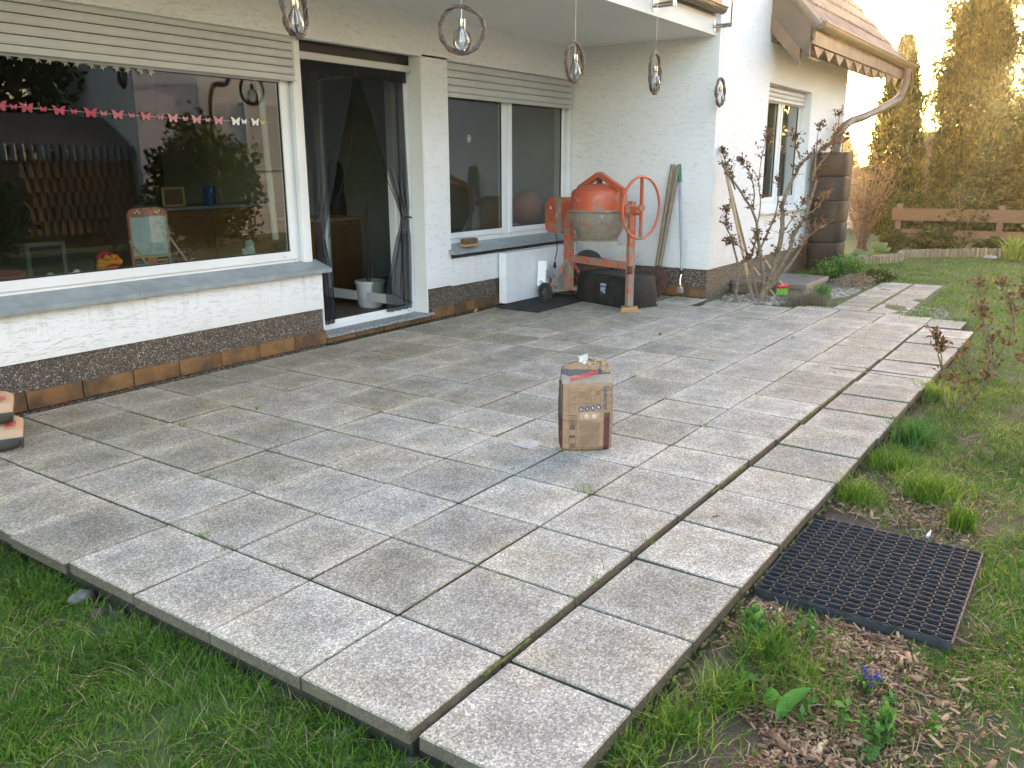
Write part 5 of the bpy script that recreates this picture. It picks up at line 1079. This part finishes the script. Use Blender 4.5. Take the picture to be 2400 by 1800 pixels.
# fence, block wall, neighbour parts
t = thing('board_fence', 'low fence of two wide orange brown boards behind the flower bed', 'fence')
bm1 = m_wood('fence board', (.085, .048, .026), (.14, .082, .044), (3, 3, 30))
for x0_, y0_, x1_, y1_, z0_, z1_ in ((14.0, 2.12, 14.12, .55, .46, .655), (14.12, .545, 14.25, -1.4, .46, .655), (14.0, 1.95, 14.12, .55, .13, .32), (14.12, .545, 14.25, -1.4, .13, .32)): MB().obox((x0_, y0_, (z0_+z1_)/2), (x1_, y1_, (z0_+z1_)/2), .03, z1_-z0_).build('board', bm1, t)
for x, y in ((14.04, 2.02), (14.15, .55), (14.24, -1.2)): MB().bbox(x, x+.09, y-.045, y+.045, -.1, .72, .006).build('post', brownM, t)
t = thing('garden_wall', 'dark block wall with pale plinth seen between the two arborvitae', 'wall'); MB().bbox(19.0, 19.3, -.4, 3.05, .42, 1.98, .01).build('wall_panel', simple('dark panel', (.07, .06, .055), .8, c2=(.11, .10, .09), nsc=2), t); MB().bbox(19.0, 19.3, 3.05, 6.5, .42, 1.32, .01).build('low_panel', brownM, t); MB().box(18.95, 19.3, -.4, 6.5, -.1, .42).build('wall_plinth', simple('pale plinth', (.36, .34, .31), .8), t); MB().bbox(18.95, 19.35, -.45, 3.10, 1.98, 2.04, .01).build('coping', simple('brown coping', (.13, .08, .05), .7), t)
# palisade edging
def palis(pts, label, seed):
    t = thing('palisade_edging', label, 'bed edging', (pts[0][0], pts[0][1], 0)); rr = random.Random(seed); C_ = curve([(a, b, 0) for a, b in pts], 60); d_ = 0; last = C_[0]; o0 = Vector((pts[0][0], pts[0][1], 0)); me = None
    for p in C_[1:]:
        d_ += (p-last).length; last = p
        if d_ > .062:
            d_ = 0
            if me is None: o_ = MB().lathe([(.0, .0), (.030, 0), (.030, .165), (.024, .176), (.0, .176)], (0,0,0), 10, 'z', False).build('log', logM, t, smooth=True); me = o_.data; o_.location = p-o0+Vector((0,0,-.06))
            else: inst('log', me, t, tuple(p-o0+Vector((0, 0, -.065+rr.uniform(-.006, .006)))), (0, 0, rr.uniform(0, 6)))
palis([(10.75, 2.18), (11.2, 1.93), (11.75, 1.63), (12.0, 1.55), (12.25, 1.62)], 'curved nearer piece of low round log edging behind the barrel', 1); palis([(12.3, 1.64), (12.8, 1.30), (13.2, .85), (13.45, .45), (13.5, .1)], 'farther straight piece of low round log edging in front of the fence', 2)
# big leafed plants in the bed
def leafplant(label, c, n_, L_, seed, m_=hostaM, wd=.5, name='broad_leaf_plant', upr=.8):
    t = thing(name, label, 'plant', c); rr = random.Random(seed)
    for k in range(n_):
        a = rr.uniform(0, 6.28); l_ = L_*rr.uniform(.7, 1.25); w_ = l_*wd*.5; el_ = rr.uniform(.25, 1.1)*upr; mb = MB(); vs_ = []
        for i in range(7):
            u = i/6; wid = w_*math.sin(math.pi*min(1, u*.93+.07))**.8; r_ = l_*u*math.cos(el_*(1-.3*u)); z_ = l_*u*math.sin(el_)*(1-.45*u*u)
            for s_ in (-1, 0, 1): x, y = r_, s_*wid; vs_.append((x*math.cos(a)-y*math.sin(a), x*math.sin(a)+y*math.cos(a), z_+(.18*wid if s_ else 0)))
        mb.add(vs_, [(3*i+j, 3*i+j+1, 3*i+j+4, 3*i+j+3) for i in range(6) for j in (0, 1)]); mb.build('leaf', m_, t, smooth='all')
    return t
leafplant('large pale leaves spilling over the curved log edging', (11.6, 1.98, .02), 9, .30, 1); leafplant('upright pale leaves right of the bare shrub in the bed', (12.4, 1.95, .03), 8, .30, 2, upr=1.2)
leafplant('flat pale leaves in the middle of the far flower bed', (13.3, 1.55, .03), 9, .24, 3); leafplant('single group of round leaves near the right end of the bed', (13.9, .95, .03), 6, .22, 4); leafplant('dark low leaves just right of the rain barrel', (11.0, 2.2, .02), 8, .24, 6, weedM)
def tuft(label, c, n_, h, sp, seed, m_=weedM, wd=.008, lean=.7, cat='grass tuft', name='grass_tuft'):
    t = thing(name, label, cat, c); g_ = np.random.default_rng(seed); P = np.stack([g_.normal(0, sp, n_), g_.normal(0, sp, n_), np.zeros(n_)], 1); blades_obj('blades', P, h, wd, lean, m_, seed, t); return t
limeM = m_leaf('lime iris leaves', [(0, (.10, .17, .03)), (1, (.25, .33, .09))], .4, .5)
leafplant('drooping olive leaves covering the middle of the fence boards', (13.75, 1.5, .05), 12, .42, 7, hedgeM, .35, 'fence_plant', 1.3); leafplant('second olive plant in front of the right fence board', (13.8, .55, .05), 11, .38, 8, hedgeM, .35, 'fence_plant', 1.3); bush('shrub', 'twiggy mossy clump below the left end of the board fence', 'shrub', (13.5, 1.98, 0), (.5, .45, .34), 1300, .045, pineM, 17)
tuft('bright yellow green tuft at the right end of the log edging', (13.0, .18, 0), 140, .32, .07, 31, limeM, .02, .9)
o = MB().ball((0,0,.0), .10, 9, 1.4, 1, .35).build('edging_stone', pebM, loc=(13.1, .52, 0)); tag(o, 'white stone at the right end of the far log edging', 'stone')
bush('ground_shrub', 'low green shrub right of the barrel foot beside the gravel', 'shrub', (9.55, 1.75, -.02), (.8, .55, .26), 3500, .032, weedM, 41, 5); bush('ground_shrub', 'grey green creeping mat beside the garden path', 'shrub', (9.0, 1.50, -.04), (1.1, .42, .13), 3200, .022, lavM, 42, 0) 
bush('ground_shrub', 'greenish low mat spreading toward the path end', 'shrub', (9.6, 1.45, -.05), (1.0, .5, .13), 3500, .025, hedgeM, 43, 0)
bush('shrub', 'dark low shrub at the right picture edge on the far lawn', 'shrub', (9.4, -.50, -.05), (.7, .55, .30), 1800, .04, hedgeM, 44, 6)
tuft('dry grey lavender clump at the patio border under the rose', (7.30, 1.62, -.03), 900, .12, .09, 51, lavM, .003, 1.1, 'plant', 'lavender_clump'); tuft('wide dry lavender clump right of the rose trunk', (7.38, 1.52, -.03), 900, .12, .09, 52, lavM, .003, 1.1, 'plant', 'lavender_clump')
tuft('fresh green upright tuft between lavender and gravel', (7.62, 1.50, -.02), 400, .16, .035, 53, weedM, .007, .45)
def pebbles(name, label, box_, n_, r_, seed, cat='pebbles', z=-.02):
    rr = random.Random(seed); mb = MB(); ic = bmesh.new(); bmesh.ops.create_icosphere(ic, subdivisions=1, radius=1); iv = [v.co.copy() for v in ic.verts]; ifc = [[v.index for v in f.verts] for f in ic.faces]; ic.free()
    for k in range(n_):
        x, y = rr.uniform(box_[0], box_[1]), rr.uniform(box_[2], box_[3])
        if (x-(box_[0]+box_[1])/2)**2/((box_[1]-box_[0])/2)**2+(y-(box_[2]+box_[3])/2)**2/((box_[3]-box_[2])/2)**2 > 1: continue
        q = r_*rr.uniform(.5, 1.4); sx, sy, sz = q*rr.uniform(.8, 1.3), q*rr.uniform(.8, 1.2), q*rr.uniform(.5, .8); a = rr.uniform(0, 6)
        mb.add([(x+v.x*sx*math.cos(a)-v.y*sy*math.sin(a), y+v.x*sx*math.sin(a)+v.y*sy*math.cos(a), z+q*.3+v.z*sz) for v in iv], ifc)
    o = mb.build(name, pebM, smooth='all', stuff='stuff'); o['label'] = label; o['category'] = cat
pebbles('white_gravel', 'patch of white gravel before the shaft cover', (7.7, 9.0, 1.32, 1.75), 2600, .016, 1); pebbles('river_stones', 'round pale stones at the rose foot', (6.95, 7.6, 1.7, 2.4), 520, .022, 2); pebbles('corner_gravel', 'brownish gravel strip at the wing corner', (6.6, 7.1, 2.0, 2.42), 700, .014, 3)
pebbles('path_gravel', 'fine pale gravel scattered beside the path slabs', (6.7, 7.8, .25, .72), 1500, .008, 4, z=-.022)
pebM = simple('grey mortar', (.07, .062, .05), .9, c2=(.13, .12, .10), nsc=40, bump=.6); pebbles('front_edge_rubble', 'grey mortar lumps under the front edge of the patio', (-.09, .03, .2, 2.2), 34, .026, 5, z=-.112)

# ------------------------------------------------------------------ rubber ring mat
t = thing('rubber_ring_mat', 'black rubber honeycomb mat lying on the bark mulch beside the patio', 'rubber mat', (1.69, -.315, -.088), 0); mb = MB(); NXc, NYc = 20, 13; px_, py_ = .74/NXc, .61/NYc; H_ = .020
octo = [(-.5, -.27), (-.27, -.5), (.27, -.5), (.5, -.27), (.5, .27), (.27, .5), (-.27, .5), (-.5, .27)]
for i in range(NXc):
    for j in range(NYc):
        cx, cy = -.37+(i+.5)*px_, -.305+(j+.5)*py_; dz = .002*noise.noise((cx*4, cy*4, 0)); o_ = [(cx+a*px_*.985, cy+b*py_*.985) for a, b in octo]; n1 = [(cx+a*px_*.89, cy+b*py_*.92) for a, b in octo]; n2 = [(cx+a*px_*.78, cy+b*py_*.82) for a, b in octo]
        mb.add([(x, y, -.004) for x, y in o_]+[(x, y, H_+dz) for x, y in o_]+[(x, y, H_+dz) for x, y in n1]+[(x, y, H_*.35) for x, y in n1]+[(x, y, H_*.35) for x, y in n2]+[(x, y, -.004) for x, y in n2],
               [(l*8+k, l*8+(k+1) % 8, (l+1)*8+(k+1) % 8, (l+1)*8+k) for l in range(5) for k in range(8)])
mb.build('ring_grid', rubberM, t, stuff='stuff'); mb = MB()
for x0_, x1_, y0_, y1_ in ((-.372, .372, -.309, -.303), (-.372, .372, .303, .309), (-.374, -.369, -.305, .305), (.369, .374, -.305, .305)): mb.box(x0_, x1_, y0_, y1_, -.01, .017)
mb.build('edge_strip', rubberM, t)

# ------------------------------------------------------------------ mulch, litter and small plants in the bed
def region(n_, f, seed):
    g_ = np.random.default_rng(seed); out = []
    P = f(g_, n_); return P
g_ = np.random.default_rng(3); n_ = 14000; X = np.concatenate([g_.uniform(.15, 1.4, n_), g_.normal(2.35, .35, 3500), g_.uniform(-.3, 2.2, 1500)]); Y = np.concatenate([-np.abs(g_.normal(.28, .24, n_)), -g_.uniform(.02, .62, 3500), -g_.uniform(.0, .8, 1500)])
keep = (Y < -.015) & (Y > -.85) & ~((X > 1.30) & (X < 2.08) & (Y > -.63)); keep &= np.array([noise.noise((x*3, y*3, 2)) > -.22 for x, y in zip(X, Y)]); X, Y = X[keep], Y[keep]; n_ = len(X)
Z = np.array([gz(x, y) for x, y in zip(X, Y)])+.004+np.abs(g_.normal(0, .005, n_)); L_ = g_.gamma(2.2, .0052, n_)+.004; W_ = L_*g_.uniform(.16, .42, n_); a = g_.uniform(0, 6.28, n_); pt = g_.normal(0, .28, n_)
d = np.stack([np.cos(a)*np.cos(pt), np.sin(a)*np.cos(pt), np.sin(pt)], 1); q = np.stack([-np.sin(a), np.cos(a), g_.normal(0, .3, n_)], 1); u_ = np.cross(d, q); P = np.stack([X, Y, Z], 1); l_, w_, h_ = L_[:, None]*d, W_[:, None]*q*.5, W_[:, None]*u_*.3
V_ = np.stack([P-w_, P+w_, P+l_+w_*.7, P+l_-w_*.7, P-w_*.6+h_, P+w_*.6+h_, P+l_*.95+w_*.5+h_, P+l_*.95-w_*.5+h_], 1).reshape(-1, 3); b = np.arange(n_)*8
ix = np.concatenate([np.stack([b+i for i in f_], 1)[:, None] for f_ in ((4,5,6,7),(0,1,5,4),(1,2,6,5),(2,3,7,6),(3,0,4,7))], 1).ravel(); o = np_mesh('bark_mulch', V_, np.full(n_*5, 4), ix, chipM, kind='stuff'); tag(o, 'brown bark mulch strewn over the bed along the patio', 'bark mulch')
mb = MB(); rr = random.Random(6)
for k in range(70): x, y, a = rr.uniform(.2, 3.2), -rr.uniform(.03, .7), rr.uniform(0, 6.28); l_ = rr.uniform(.03, .12); z = gz(x, y)+.012; mb.tube([(x, y, z), (x+l_*.5*math.cos(a), y+l_*.5*math.sin(a), z+rr.uniform(0, .012)), (x+l_*math.cos(a+.3), y+l_*math.sin(a+.3), z)], [.0022, .002, .001], 4)
o = mb.build('thin_twigs', handleM, smooth='all', stuff='stuff'); tag(o, 'thin dry twigs lying in the mulch bed', 'twigs')
def herb(label, c, n_, s_, sp, seed, m_=weedM):
    t = thing('weed_clump', label, 'weed', c); g_ = np.random.default_rng(seed); st = g_.normal(0, sp, (n_, 2)); P = []; 
    for x, y in st: P += [(x, y, h) for h in np.linspace(.01, .05+.03*g_.random(), 4)]
    V_ = leaf_quads(np.repeat(np.array(P), 5, 0), 0, s_, (.004, .004, .003), seed=seed, updir=((0, 0, 1), .3), aspect=.5); quads_obj('leaves', V_, m_, t)
bz = lambda x, y: (x, y, gz(x, y))
herb('leafy weed clump beside the mat corner in the mulch', bz(1.08, -.10), 14, .026, .04, 1); tuft('green grass tuft growing in the mulch near the mat corner', bz(.98, -.17), 420, .085, .05, 61, grassM, .0035, 1.1)
herb('second leafy weed right of the first in the mulch', bz(1.12, -.24), 8, .022, .03, 2); tuft('soft grass tuft below the tulip leaves', bz(.72, -.14), 380, .075, .045, 62, grassM, .0035, 1.2); tuft('wispy grass patch between the tulip leaves and the hyacinth', bz(.86, -.30), 420, .07, .07, 63, grassM, .003, 1.2)
herb('branching weed near the bottom of the picture', bz(.76, -.52), 14, .028, .05, 3); tuft('tall grass blades against the patio front corner', bz(.50, -.08), 300, .08, .05, 64, grassM, .0035, 1.1); tuft('tuft against the slab side near the lower corner', bz(.33, -.04), 260, .07, .05, 65, grassM, .0035, 1.1)
tuft('upright dark tuft right behind the rubber mat', bz(2.33, -.52), 300, .10, .025, 66, grassM, .005, .35); tuft('grass tuft behind the far left mat corner', bz(2.40, -.10), 420, .10, .05, 67, grassM, .004, .9); tuft('broad tuft between mat and young rose', bz(2.66, -.34), 500, .11, .06, 68, grassM, .0045, .9)
tuft('spiky tuft beside the slabs before the young rose', bz(3.42, -.14), 520, .13, .05, 69, weedM, .005, .8); tuft('fresh tuft at the foot of the young rose', bz(4.42, -.07), 420, .12, .05, 70, limeM, .006, .7); tuft('low tuft left of the bare earth patch', bz(2.95, -.12), 420, .09, .06, 71, grassM, .004, .9)
t = thing('hyacinth', 'small hyacinth with violet blue flowers in the mulch', 'hyacinth', bz(.965, -.455)); g_ = np.random.default_rng(8); blades_obj('leaves', np.concatenate([g_.normal(0, .006, (16, 2)), np.zeros((16, 1))], 1), .085, .011, .8, weedM, 3, t)
for x, y in ((.02, .012), (-.015, -.012), (.012, -.025)): fb_ = MB(); [fb_.ball((x+g_.normal(0, .005), y+g_.normal(0, .005), .03+.004*k), .0045, 5) for k in range(8)]; fb_.build('flower_head', simple('violet petals', (.055, .04, .24), .6), t)
def tulip(label, c, tilt, az_, L_=.13):
    t = thing('tulip_leaf', label, 'tulip leaf', c, az_); vs_ = []
    for i in range(11):
        u = i/10; wd = .024*math.sin(math.pi*min(1, u*.95+.03))**.7; x = L_*u*math.sin(tilt*(.5+.7*u)); z = L_*u*math.cos(tilt*(.5+.7*u))
        for s_ in (-1, -.5, 0, .5, 1): vs_.append((x-.35*wd*(s_*s_), s_*wd, z+.25*wd*s_*s_))
    MB().add(vs_, [(5*i+j, 5*i+j+1, 5*i+j+6, 5*i+j+5) for i in range(10) for j in range(4)]).build('blade', tulM, t, smooth='all')
tulip('broad green tulip leaf nearest the slabs, bent sideways', bz(.80, -.12), 1.1, R(-75), .09); tulip('tallest broad tulip leaf standing in the wispy grass', bz(.70, -.29), .75, R(-35), .13); tulip('narrow small leaf beside the tallest tulip leaf', bz(.74, -.26), .3, R(30), .06)
pc = MB(); crumple(pc, (0,0,0), .05, 31, 7, .5); o = pc.build('paper_scrap', simple('white scrap', (.80, .80, .80), .6), loc=bz(2.18, -.42)); tag(o, 'crumpled white scrap lying behind the rubber mat', 'paper scrap')
sp_ = MB().tube([(0,0,.008), (.03,.004,.012), (.065,-.004,.008)], [.007, .009, .004], 6); o = sp_.build('bark_splinter', palew, smooth='all', loc=bz(.62, -.42)); tag(o, 'large pale wood splinter at the bottom right of the bed', 'wood splinter')
o = MB().ball((0,0,.012), .012, 7).build('walnut', darkwood, smooth='all', loc=(4.91, 2.04, .0)); tag(o, 'small dark walnut lying alone on the far slabs', 'walnut')
o = MB().tube(curve([(0, .02, .003), (.0, -.12, .004), (-.02, -.30, .006), (-.02, -.52, .003)]), .0028, 5).build('long_twig', handleM, smooth='all', loc=(4.50, .56, 0)); tag(o, 'long thin twig lying across the outer slabs', 'twig')
o = MB().tube([(0,0,.006), (.018,-.012,.010), (.035,-.02,.006)], [.005, .006, .003], 6).build('bark_piece', darkwood, smooth='all', loc=(1.70, .30, -.03)); tag(o, 'small bark piece lying on an outer slab', 'bark piece')
o = MB().ball((0,0,0), .028, 7, 1, 1, .7).build('round_stone', simple('brown stone', (.10, .06, .045), .7), smooth='all', loc=(-.06, 1.72, -.085)); tag(o, 'reddish brown round stone in the grass at the patio edge', 'stone')
o = MB().ball((0,0,0), .040, 9, 1.1, .8, .55); xf(o, lambda x, y, z: (x*(1+.2*noise.noise((x*50, y*50, z*50))), y, z*(1+.4*noise.noise((x*40, y*60, 3))))); o = o.build('lichen_lump', simple('grey lichen', (.08, .08, .065), .95, c2=(.17, .17, .145), nsc=70, bump=1), smooth='all', loc=(-.035, 1.86, -.075)); tag(o, 'grey lichen covered lump under the front patio edge', 'stone')

# weeds and moss in the joints
Pj = []; rr = random.Random(12)
spots = [(.4, 1.79), (.4, 1.62), (.42, 1.35), (1.18, 2.62), (1.2, 2.35), (.8, 2.3), (.95, 2.05), (1.22, 1.9), (2.0, 2.45), (2.05, 2.0), (1.6, .86), (1.58, .80), (.95, .4), (1.3, .39), (3.54, 1.6), (1.21, 3.1), (1.62, 3.0), (2.4, 2.35), (.78, 3.3), (.42, 3.0), (2.0, 3.2), (3.2, .385), (3.3, .38), (4.0, .36), (2.77, .79), (4.28, 2.4), (3.9, 2.9), (4.7, 1.5), (5.4, 1.1), (5.8, .72), (5.3, 2.0)]
for x, y in spots:
    n_ = rr.randint(8, 26)
    for k in range(n_): s_ = rr.gauss(0, .030); Pj.append((x+s_ if rr.random() < .5 else x+rr.gauss(0, .004), y+(rr.gauss(0, .02)), -.004))
o = blades_obj('joint_weeds', Pj, .028, .0026, 1.6, grassM, 5, kind='stuff'); tag(o, 'small grass weeds growing out of the slab joints', 'weeds')
mb = MB()
for x, y, ax_, L_ in ((.8, .55, 'y', .34), (1.22, .84, 'x', .25), (.40, 1.9, 'y', .2), (1.62, .9, 'y', .18), (.30, .395, 'x', .22), (.42, 1.25, 'y', .25), (1.2, 1.72, 'y', .2), (2.4, 1.2, 'x', .2), (.1, .8, 'x', .15), (3.3, .38, 'x', .7), (1.9, .39, 'x', .4)):
    P_ = [(x+(L_*i/12 if ax_ == 'x' else rr.uniform(-.002, .002)), y+(L_*i/12 if ax_ == 'y' else rr.uniform(-.002, .002)), -.008) for i in range(13)]; mb.tube(P_, [.0055*(.6+.7*rr.random()) for _ in P_], 6)
for k in range(70):
    x, y = rr.choice(XB[1:-1]), rr.uniform(.45, 3.9)
    if rr.random() < .5: x, y = rr.uniform(.1, 6.2), None
    L_ = rr.uniform(.03, .22)
    if y is None: j_ = rr.randint(1, 9); P_ = [(x+L_*i/8, yrow(j_, x)+rr.uniform(-.002, .002), -.007) for i in range(9)]
    else: P_ = [(x+rr.uniform(-.002, .002), y+L_*i/8, -.007) for i in range(9)]
    mb.tube(P_, [.0045*(.4+.8*rr.random()) for _ in P_], 5)
for k in range(420): x = rr.uniform(.2, 6); mb.ball((x, -.004-.011*max(0, x-1.6)+rr.uniform(-.008, .004), -.088+rr.uniform(0, .028)), rr.uniform(.004, .012), 4, 1.6, .5, .6)
o = mb.build('moss', mossM, smooth='all', stuff='stuff'); tag(o, 'green moss filling slab joints and the patio side', 'moss')
mb = MB()
for k in range(150):
    x, y = rr.uniform(.3, 6.2), rr.uniform(.5, 4.0)
    if rr.random() < .5: y = rr.uniform(3.2, 4.02)
    a, l_ = rr.uniform(0, 6.28), rr.uniform(.006, .022); mb.tube([(x, y, .002), (x+l_*.5*math.cos(a), y+l_*.5*math.sin(a), .0045), (x+l_*math.cos(a+.5), y+l_*math.sin(a+.5), .002)], [.0012, .0016, .0008], 4)
o = mb.build('leaf_litter', simple('dark crumbs', (.07, .05, .035), .9), stuff='stuff'); tag(o, 'dark crumbs and bits of dry leaf scattered on the slabs', 'litter')

# ------------------------------------------------------------------ lawn
def lawn(n_, fx, seed, h, wd, lean, thin=None):
    g_ = np.random.default_rng(seed); X, Y = fx(g_, n_); k = np.array([noise.noise((x*2.6, y*2.6, 5))+.5*noise.noise((x*9, y*9, 1)) for x, y in zip(X, Y)]); m_ = g_.random(len(X)) < np.clip(.75+k*1.1, .05, 1)
    if thin is not None: m_ &= g_.random(len(X)) < thin(X, Y)
    X, Y, k = X[m_], Y[m_], k[m_]; Z = np.array([gz(x, y) for x, y in zip(X, Y)])-.004; P = np.stack([X, Y, Z], 1); a = np.array([noise.noise((x*3.2, y*3.2, 11))*9 for x, y in zip(X, Y)])+g_.normal(0, 1.5, len(X)); V_, fn, ix = blades(P, h, wd, lean, seed, adir=a); return V_, fn, ix
def combine(L_):
    V_, fn, ix, o_ = [], [], [], 0
    for a, b, c in L_: V_.append(a); fn.append(b); ix.append(c+o_); o_ += len(a)
    return np.concatenate(V_), np.concatenate(fn), np.concatenate(ix)
def bedmask(X, Y):
    w_ = np.array([noise.noise((x*1.7, y*2.6, 8)) for x, y in zip(X, Y)]); m_ = np.clip((-Y-.60+w_*.45)/.12, 0, 1); far = np.clip((X-4.6)/.9, 0, 1); near = np.clip((X-2.4)/.5, 0, 1)*.42; inmat = (X > 1.31) & (X < 2.07) & (Y > -.63)
    return np.where(inmat, 0.0, np.maximum(np.maximum(m_, far), near+.20))
def clearp(X, Y): return np.where((X > 6.55) & (X < 9.55) & (Y > .56) & (Y < 1.30), .03, np.where((X > 6.9) & (Y > 1.30) & (X < 9.6), .25, 1.))
G = [lawn(60000, lambda g, n: (-g.uniform(.45, 1.9, n), g.uniform(-.2, 1.9, n)), 12, .030, .0034, 1.2),
     lawn(90000, lambda g, n: (-np.abs(g.beta(1, 1.6, n)*1.7)+.0, g.uniform(-.3, 3.4, n)), 1, .030, .0032, 1.2),
     lawn(60000, lambda g, n: (-g.uniform(0, 3, n), g.uniform(-3.0, 4.0, n)), 2, .04, .004, 1.2),
     lawn(170000, lambda g, n: (g.uniform(-.2, 5.2, n)**1., -.02-g.beta(1.3, 1.6, n)*1.75), 3, .030, .0034, 1.2, bedmask),
     lawn(80000, lambda g, n: (5.0+g.beta(1, 1.3, n)*8.6, -1.6+g.uniform(0, 4.0, n)), 4, .034, .0055, 1.0, lambda X, Y: clearp(X, Y)*((Y < -.05-.0*X) | (X > 6.6)))]
V_, fn, ix = combine(G); o = np_mesh('lawn_grass', V_, fn, ix, grassM, kind='stuff'); tag(o, 'short green lawn grass around the patio', 'lawn')
V_, fn, ix = combine([lawn(5000, lambda g, n: (-g.uniform(0, 1.7, n), g.uniform(-.3, 3.2, n)), 7, .035, .0028, 2.4), lawn(7000, lambda g, n: (g.uniform(0, 5, n), -g.uniform(.03, 1.6, n)), 8, .035, .0028, 2.4)]); o = np_mesh('dry_stems', V_, fn, ix, strawM, kind='stuff'); tag(o, 'dry straw stems mixed into the lawn', 'dry grass')

# ------------------------------------------------------------------ what the panes mirror: the plot across the lawn
t = thing('neighbour_house', 'white house across the lawn, seen only mirrored in the left window', 'house', (0, 0, 0))
MB().bbox(8.2, 14.5, -10, -6.0, -.1, 4.6, .01).build('wall', swhite, t); MB().bbox(8.15, 9.55, -5.998, -5.95, .6, 4.6, .004).build('siding', m_grooved('pale lilac siding', (.55, .55, .62), (.62, .62, .68), 60), t)
MB().prism([(-10.3, 4.5), (-8, 6.4), (-5.6, 4.5)], 7.9, 14.8, 'x').build('roof', rooftM, t)
wn = frame(MB(), 10.6, 11.85, 1.30, 2.70, -5.99, .05, .05).build('window', pvc, t)
for k in range(24): MB().box(10.65, 11.8, -5.96, -5.945, 1.36+k*.054, 1.36+k*.054+.050).build('slat', shutM, wn)
MB().tube(curve([(10.1, -5.6, 3.4), (10.05, -5.75, 3.0), (9.8, -5.93, 2.7), (9.8, -5.93, 0)]), .05, 10).build('downpipe', brownM, t, smooth='all')
t = thing('garden_shed', 'dark tiled shed with a pale corrugated edge, mirrored in the left window', 'shed', (0, 0, 0)); MB().box(3.8, 8.1, -7.0, -6.2, -.1, 1.5).build('shed_wall', brownM, t); ct = MB()
for k in range(30): ct.lathe([(.05, 0), (.05, .26)], (3.9+k*.145, -6.16, 1.49), 8)
ct.build('corrugated_band', simple('pale corrugated sheet', (.19, .20, .215), .7), t, stuff='stuff'); MB().prism([(-7.0, 2.3), (-6.18, 1.76), (-6.18, 1.74), (-7.0, 2.2)], 3.8, 8.1, 'x').build('shed_roof', rooftM, t)
th_ = MB()
for r_ in range(5):
    for k in range(14): th_.lathe([(.09, 0), (.055, .25)], (6.0+k*.15+(r_ % 2)*.07, -6.17, .2+r_*.25), 6)
th_.build('hung_tiles', simple('brown hung tile', (.16, .08, .045), .7), t, stuff='stuff')
bush('hedge', 'tall dark conifer hedge across the lawn, mirrored in the left window', 'hedge', (4.2, -8.2, -.1), (7.5, 2.0, 7.5), 22000, .22, hedgeM, 71, 10)
bush('shrub', 'broad evergreen bush across the lawn in front of the neighbour house', 'shrub', (8.3, -4.3, -.1), (2.0, 1.8, 2.2), 7000, .12, hedgeM, 72, 8); bush('shrub', 'round dark bush at the left of the mirrored shed', 'shrub', (4.4, -5.0, -.1), (1.9, 1.5, 1.5), 5000, .12, hedgeM, 73, 8)
bush('hedge', 'long hedge closing the garden behind the photographer', 'hedge', (-3.5, -7.5, -.1), (7.0, 1.6, 3.4), 12000, .16, hedgeM, 74, 8)
#bush('tree_crown', 'wide leafy tree far beyond the right edge that filters the low sun', 'tree', (22.0, 2.6, -.1), (4, 5.0, 5.6), 16000, .20, hedgeM, 75, 10)

# ------------------------------------------------------------------ haze volume added for the glow around the low sun
hz = MB().box(-6, 24.9, -10.6, 9.4, -1.2, 9.0).build('haze', None); hz['kind'] = 'stuff'
hm = bpy.data.materials.new('glow haze'); hm.use_nodes = True; ht = hm.node_tree; ht.nodes.remove(ht.nodes['Principled BSDF']); pv = ht.nodes.new('ShaderNodeVolumePrincipled')
pv.inputs['Density'].default_value = .0014; pv.inputs['Color'].default_value = (1, .88, .58, 1); pv.inputs['Anisotropy'].default_value = .85; ht.links.new(pv.outputs[0], ht.nodes['Material Output'].inputs['Volume']); hz.data.materials.append(hm)
